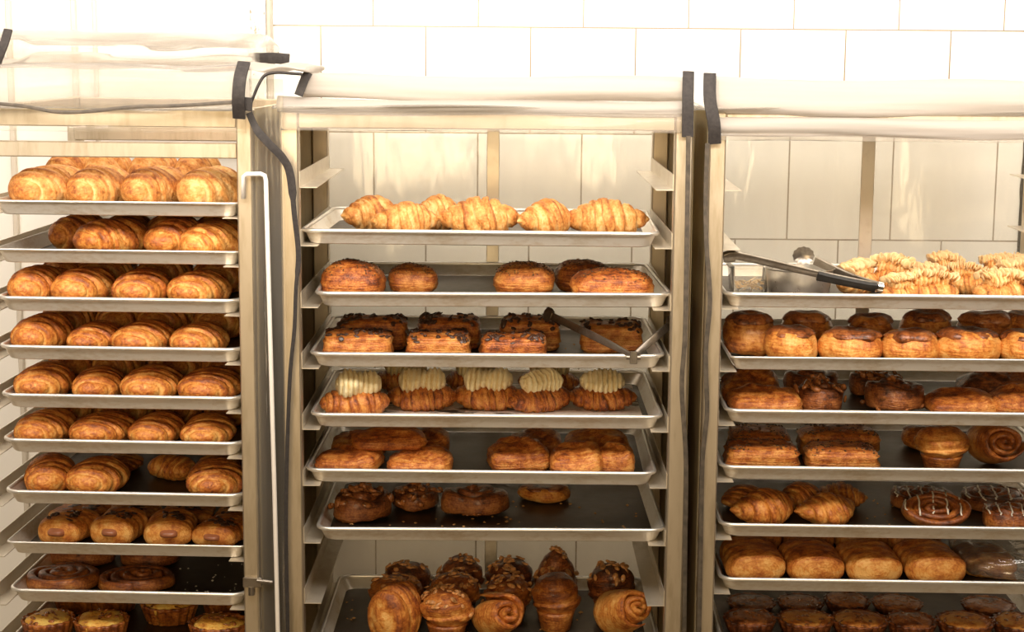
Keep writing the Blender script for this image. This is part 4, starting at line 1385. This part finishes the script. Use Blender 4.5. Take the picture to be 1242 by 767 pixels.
# bowl
dB = 0.12
bc = RR.loc(969, 345, dB)
zt = RR.loc(969, 329, dB - 0.06).z
rb = (RR.loc(1012, 332, dB).x - RR.loc(927, 332, dB).x) / 2
hB = zt - t1['floor']
prof = [(0.02, 0.0005), (rb * 0.80, 0.0), (rb * 0.84, 0.003), (rb * 0.97, hB - 0.003), (rb * 1.02, hB - 0.001), (rb * 1.02, hB), (rb * 0.965, hB - 0.001), (rb * 0.83, 0.005), (rb * 0.78, 0.003), (0.02, 0.0025)]
V, Fc, _, _ = g_lathe(1, prof, 64, 0, 1, 0.0)
o = mesh_obj('round_bowl', V, Fc, metal_mat('bowl_aluminium', (0.84, 0.81, 0.75), (0.66, 0.60, 0.51), 0.3, 0.4), None, True, None, RR.world((bc.x, dB, t1['floor'])), 0, 35)
tag(o, 'round silver aluminium cake tin beneath the black gripped tongs', 'bowl')

# clear tub with shavings at the left end of the pan
a, b = RR.loc(884, 350, 0.2), RR.loc(930, 350, 0.2)
zt = RR.loc(905, 319, 0.2).z
cxm, wv, hv = (a.x + b.x) / 2, b.x - a.x, zt - t1['floor']
L2 = lambda w, d, z: [(x, y, z) for x, y in superloop(w, d, 0.012, 4)]
V, Fc = loft([L2(wv * 0.86, 0.08, 0), L2(wv * 0.9, 0.085, 0.002), L2(wv, 0.10, hv - 0.006), L2(wv + 0.012, 0.112, hv - 0.004), L2(wv + 0.012, 0.112, hv), L2(wv - 0.004, 0.096, hv), L2(wv * 0.88, 0.082, 0.004)])
n = 20
Fc += [tuple(reversed(range(n))), tuple(range(6 * n, 7 * n))]
tub = mesh_obj('plastic_tub', V, Fc, M['tub'], None, True, None, RR.world((cxm, 0.2, t1['floor'])), RR.yaw, 40)
tag(tub, 'clear plastic tub at the left end of the almond croissant pan', 'tub')
OV, OF = [], []
r = np.random.RandomState(5)
for i in range(60):
    s = np.array((r.uniform(0.005, 0.013), 0.003, 0.0012))
    q = np.array(Euler((r.uniform(-.6, .6), r.uniform(-.6, .6), r.uniform(0, 6.28))).to_matrix())
    pts = (OCT[0] * s) @ q.T + np.array((r.uniform(-.36, .36) * wv, r.uniform(-.03, .03), r.uniform(0.008, 0.022)))
    j = len(OV); OV += list(pts); OF += [tuple(a_ + j for a_ in f) for f in OCT[1]]
o = mesh_obj('almond_shavings', np.array(OV), OF, M['almond'], None, False, None, RR.world((cxm, 0.2, t1['floor'])), RR.yaw)
tag(o, 'pale almond shavings lying inside the clear plastic tub', 'almonds', None, 'stuff')

# clear plastic bag round the last roll on the sixth right pan
t6 = TRAYS['R6']
a, b = RR.loc(1158, 680, 0.15), RR.loc(1285, 680, 0.15)
w, hh = b.x - a.x, RR.loc(1200, 655, 0.15).z - t6['floor']
nu, nv = 70, 56
V, Fc, bk, co = g_box(77, w, 0.2, hh * 1.05, 0.7, 0.6, 0.0, 4, nu, nv, lift=0.06)
nn = vnormals(V, Fc)
rid = np.abs(nz(V, 5, 46, 2)) ** 0.6 + 0.6 * np.abs(nz(V, 9, 90, 2)) ** 0.7
V = V + nn * (0.020 * (rid - 0.6))[:, None]
V[:, 2] -= V[:, 2].min() - 0.0005
V[:, 2] *= hh / V[:, 2].max()
o = mesh_obj('plastic_bag', V, Fc, M['bag'], None, True, None, RR.world(((a.x + b.x) / 2, 0.15, t6['floor'])), RR.yaw)
tag(o, 'crumpled clear plastic bag around a loaf roll, right rack', 'bag')


# ------------------------------------------------------------------ plastic rack covers
def roll(R, x0, x1, zc, rz_, yc, ry, seed, name, mat, parent, sag=0.004, nu=70, nv=22, turns=1.0):
    u = np.linspace(0, 1, nu)[:, None]
    ph = np.linspace(0, 2 * np.pi, nv, endpoint=False)[None, :]
    x = x0 + (x1 - x0) * u + 0 * ph
    fold = 1 + 0.07 * np.sin(3 * ph + 4 * u + seed) + 0.05 * np.sin(5 * ph - 7 * u + seed * 2) + 0.03 * np.sin(9 * ph + 11 * u)
    z = zc + rz_ * np.sin(ph) * fold - sag * np.sin(np.pi * u) + 0.0025 * np.sin(9 * u + seed)
    y = yc + ry * np.cos(ph) * fold
    V = np.stack([x, y, z], -1).reshape(-1, 3)
    return mesh_obj(name, V, grid_faces(nu, nv), mat, parent)


def strap(R, pts, half, th, name, mat, parent, wdir=(1, 0, 0), sub=6):
    """pts: (px, py, d)"""
    P_ = smooth_path([R.loc(*p) for p in pts], sub)
    m_ = MB(); m_.tube(P_, half if hasattr(half, '__len__') else [half] * len(P_), 12, (wdir, th))
    return m_.build(name, mat, parent, True, autosharp=50)


def wavy_panel(x0, x1, y0, y1, z0, z1, axis, seed, name, mat, parent, amp=0.006, nu=26, nv=40):
    """thin hanging film with body; axis 'x' spans x (faces y), 'y' spans y (faces x)"""
    V = []
    for layer in (0.0, 0.0006):
        for i in range(nv):
            for k in range(nu):
                s, t = k / (nu - 1), i / (nv - 1)
                z = z1 + (z0 - z1) * t
                wv_ = amp * (math.sin(9 * s + 2.2 * t + seed) + 0.6 * math.sin(17 * s - 3 * t + seed * 1.7) + 0.5 * math.sin(5 * t + seed)) * (0.25 + 0.75 * min(1, t * 3))
                if axis == 'x': V.append((x0 + (x1 - x0) * s, y0 + wv_ + layer, z))
                else: V.append((x0 + wv_ + layer, y0 + (y1 - y0) * s, z))
    Fc = []
    n = nu * nv
    for i in range(nv - 1):
        for k in range(nu - 1):
            a_ = i * nu + k
            Fc.append((a_, a_ + 1, a_ + nu + 1, a_ + nu))
            Fc.append((n + a_, n + a_ + nu, n + a_ + nu + 1, n + a_ + 1))
    edge = [k for k in range(nu)] + [i * nu + nu - 1 for i in range(1, nv)] + [(nv - 1) * nu + k for k in range(nu - 2, -1, -1)] + [i * nu for i in range(nv - 2, 0, -1)]
    for p, q in zip(edge, edge[1:] + edge[:1]):
        Fc.append((p, q, n + q, n + p)[::-1])
    return mesh_obj(name, V, Fc, mat, parent)


def cover(R, label):
    e = empty('rack_cover', R.p0, R.yaw)
    tag(e, label, 'plastic cover', 'plastic rack covers')
    return e


def zpx(R, px, py, d): return R.loc(px, py, d).z


def xpx(R, px, py, d): return R.loc(px, py, d).x


# middle cover
CM = cover(RM, 'clear plastic cover rolled up along the top front of the middle rack')
yR = 0.0
z1, z0 = zpx(RM, 590, 91, yR), zpx(RM, 590, 121, yR)
roll(RM, xpx(RM, 366, 105, yR), xpx(RM, 838, 105, yR), (z0 + z1) / 2, (z1 - z0) / 2, yR + 0.012, 0.034, 1.0, 'rolled_flap', M['roll'], CM)
z1, z0 = zpx(RM, 590, 119, yR), zpx(RM, 590, 138, yR)
roll(RM, xpx(RM, 338, 128, yR), xpx(RM, 838, 128, yR), (z0 + z1) / 2, (z1 - z0) / 2, yR - 0.012, 0.016, 3.0, 'rolled_flap', M['roll'], CM)
xa, xb = mi0 - 0.045, mi1 + 0.045
roll(RM, xa, xb, top_m + 0.006, 0.006, 0.24, 0.27, 4.0, 'top_sheet', M['drape'], CM, 0.0)
wavy_panel(mi0 - 0.02, mi1 + 0.02, 0.545, 0.545, 0.35, top_m, 'x', 2.0, 'rear_sheet', M['film_back'], CM, 0.010)
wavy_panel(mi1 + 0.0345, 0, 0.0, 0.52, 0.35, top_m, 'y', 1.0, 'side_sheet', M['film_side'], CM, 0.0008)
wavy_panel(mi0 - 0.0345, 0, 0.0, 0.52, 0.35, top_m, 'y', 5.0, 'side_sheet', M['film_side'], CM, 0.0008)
# pleated remains of the flap hanging under the roll
z1, z0 = zpx(RM, 590, 136, -0.03), zpx(RM, 590, 160, -0.03)
wavy_panel(mi0 - 0.03, mi1 + 0.03, -0.026, 0, z0, z1, 'x', 8.0, 'hanging_edge', M['drape'], CM, 0.002, 60, 6)
strap(RM, [(835, 87, -0.022), (834.5, 120, -0.040), (834, 166, -0.032)], 0.0105, 0.003, 'end_band', M['tape'], CM)
strap(RM, [(835, 165, -0.045), (834, 230, -0.036), (831, 400, -0.036), (827, 470, -0.036), (832, 560, -0.036), (831, 660, -0.036), (829, 860, -0.036)], 0.0042, 0.0015, 'zip_tape', M['zip'], CM)
strap(RM, [(374, 88, -0.03), (368, 100, -0.034), (362, 116, -0.036)], 0.008, 0.003, 'end_band', M['tape'], CM)
strap(RM, [(302, 137, -0.05), (312, 158, -0.06), (328, 176, -0.062), (343, 192, -0.06), (352, 212, -0.056), (357, 260, -0.05), (362, 309, -0.046), (359, 350, -0.046), (357, 400, -0.046), (351, 470, -0.046),
               (347, 620, -0.046), (349, 767, -0.046), (350, 880, -0.046)], [0.0062] * 6 + [0.0074] * 22 + [0.0048] * 12 + [0.0036] * 33, 0.0016, 'zip_tape', M['tape'], CM)

# right cover
CRt = cover(RR, 'clear plastic cover rolled up along the top front of the right rack')
z1, z0 = zpx(RR, 1060, 96, yR), zpx(RR, 1060, 143, yR)
roll(RR, xpx(RR, 864, 110, yR), xpx(RR, 864, 110, yR) + 0.74, (z0 + z1) / 2, (z1 - z0) / 2, yR + 0.012, 0.042, 2.0, 'rolled_flap', M['roll'], CRt)
z1, z0 = zpx(RR, 1060, 141, yR), zpx(RR, 1060, 164, yR)
roll(RR, xpx(RR, 864, 150, yR), xpx(RR, 864, 150, yR) + 0.74, (z0 + z1) / 2, (z1 - z0) / 2, yR - 0.016, 0.018, 5.0, 'rolled_flap', M['roll'], CRt)
xr0, xr1 = ri0, ri0 + (mi1 - mi0)
roll(RR, xr0 - 0.04, xr1 + 0.045, top_m + 0.006, 0.006, 0.24, 0.27, 6.0, 'top_sheet', M['drape'], CRt, 0.0)
wavy_panel(xr0 - 0.02, xr1 + 0.02, 0.545, 0.545, 0.35, top_m, 'x', 3.3, 'rear_sheet', M['film_back'], CRt, 0.012)
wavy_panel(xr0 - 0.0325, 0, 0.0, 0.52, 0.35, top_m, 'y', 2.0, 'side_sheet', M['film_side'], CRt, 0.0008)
z1, z0 = zpx(RR, 1060, 162, -0.03), zpx(RR, 1060, 172, -0.03)
wavy_panel(xr0 - 0.03, xr1 + 0.03, -0.026, 0, z0, z1, 'x', 9.0, 'hanging_edge', M['drape'], CRt, 0.002, 60, 6)
strap(RR, [(861, 89, -0.03), (861, 120, -0.045), (866, 150, -0.048), (867, 174, -0.034)], 0.0115, 0.003, 'end_band', M['tape'], CRt)
strap(RR, [(858, 174, -0.045), (856, 240, -0.036), (857, 300, -0.036), (861, 364, -0.036), (856, 430, -0.036), (857.5, 500, -0.036), (852, 560, -0.036), (850, 660, -0.036), (846, 860, -0.036)],
      0.0042, 0.0015, 'zip_tape', M['zip'], CRt)

# left cover
CL = cover(RL, 'clear plastic cover bunched over the top of the left rack')
yL = -0.05
z1, z0 = zpx(RL, 145, 76, yL), zpx(RL, 145, 130, yL)
roll(RL, li1 - 0.62, xpx(RL, 291, 100, yL), (z0 + z1) / 2, (z1 - z0) / 2, yL + 0.015, 0.03, 3.0, 'bunched_flap', M['drape'], CL, 0.004)
z1, z0 = zpx(RL, 100, 40, 0.35), zpx(RL, 100, 84, 0.35)
roll(RL, li1 - 0.55, xpx(RL, 318, 80, 0.35), (z0 + z1) / 2, (z1 - z0) / 2, 0.3, 0.26, 7.0, 'top_sheet', M['drape'], CL, -0.004)
wavy_panel(li1 - 0.50, li1 + 0.02, -0.03, 0, zpx(RL, 145, 160, -0.03), zpx(RL, 145, 126, -0.03), 'x', 4.0, 'hanging_edge', M['film'], CL, 0.003, 40, 8)
strap(RL, [(-40, 122, -0.09), (0, 126, -0.09), (30, 129, -0.092), (70, 136, -0.094), (110, 135, -0.092), (160, 130, -0.09), (220, 128, -0.09), (284, 124, -0.088)], 0.0032, 0.0016, 'edge_binding', M['zip'], CL, (0, 0, 1))
strap(RL, [(296, 76, -0.07), (291, 95, -0.092), (289, 120, -0.092), (290, 143, -0.07)], 0.0115, 0.0035, 'end_band', M['tape'], CL)
strap(RL, [(10, 36, 0.0), (6, 50, -0.01), (0, 66, -0.01), (-6, 84, 0.0)], 0.008, 0.003, 'end_band', M['tape'], CL)
# opening cuff between the left and the middle rack
strap(RL, [(301, 133, -0.07), (308, 116, -0.075), (314, 102, -0.075), (322, 91, -0.072), (336, 88, -0.07), (352, 89, -0.07), (366, 90, -0.07)], 0.0040, 0.002, 'edge_binding', M['tape'], CL, (0, -1, 0.3))
strap(RL, [(296, 126, -0.075), (306, 127, -0.075)], 0.012, 0.003, 'buckle', M['tape'], CL, (0, 0, 1), 2)
strap(RL, [(313, 71, 0.33), (332, 70.5, 0.33), (351, 72, 0.33)], 0.011, 0.004, 'edge_binding', M['tape'], CL, (0, 0, 1))
a, b = RL.loc(298, 78, -0.05), RL.loc(372, 90, -0.05)
roll(RL, a.x, b.x, (a.z + b.z) / 2 + 0.002, 0.007, 0.05, 0.12, 2.0, 'folded_sheet', M['roll'], CL, 0.0, 30, 16)
wavy_panel(xpx(RL, 306, 300, -0.02), xpx(RL, 346, 300, -0.02), -0.022, 0, 0.35, zpx(RL, 325, 96, -0.02), 'x', 6.0, 'side_flap', M['film'], CL, 0.004, 20, 40)
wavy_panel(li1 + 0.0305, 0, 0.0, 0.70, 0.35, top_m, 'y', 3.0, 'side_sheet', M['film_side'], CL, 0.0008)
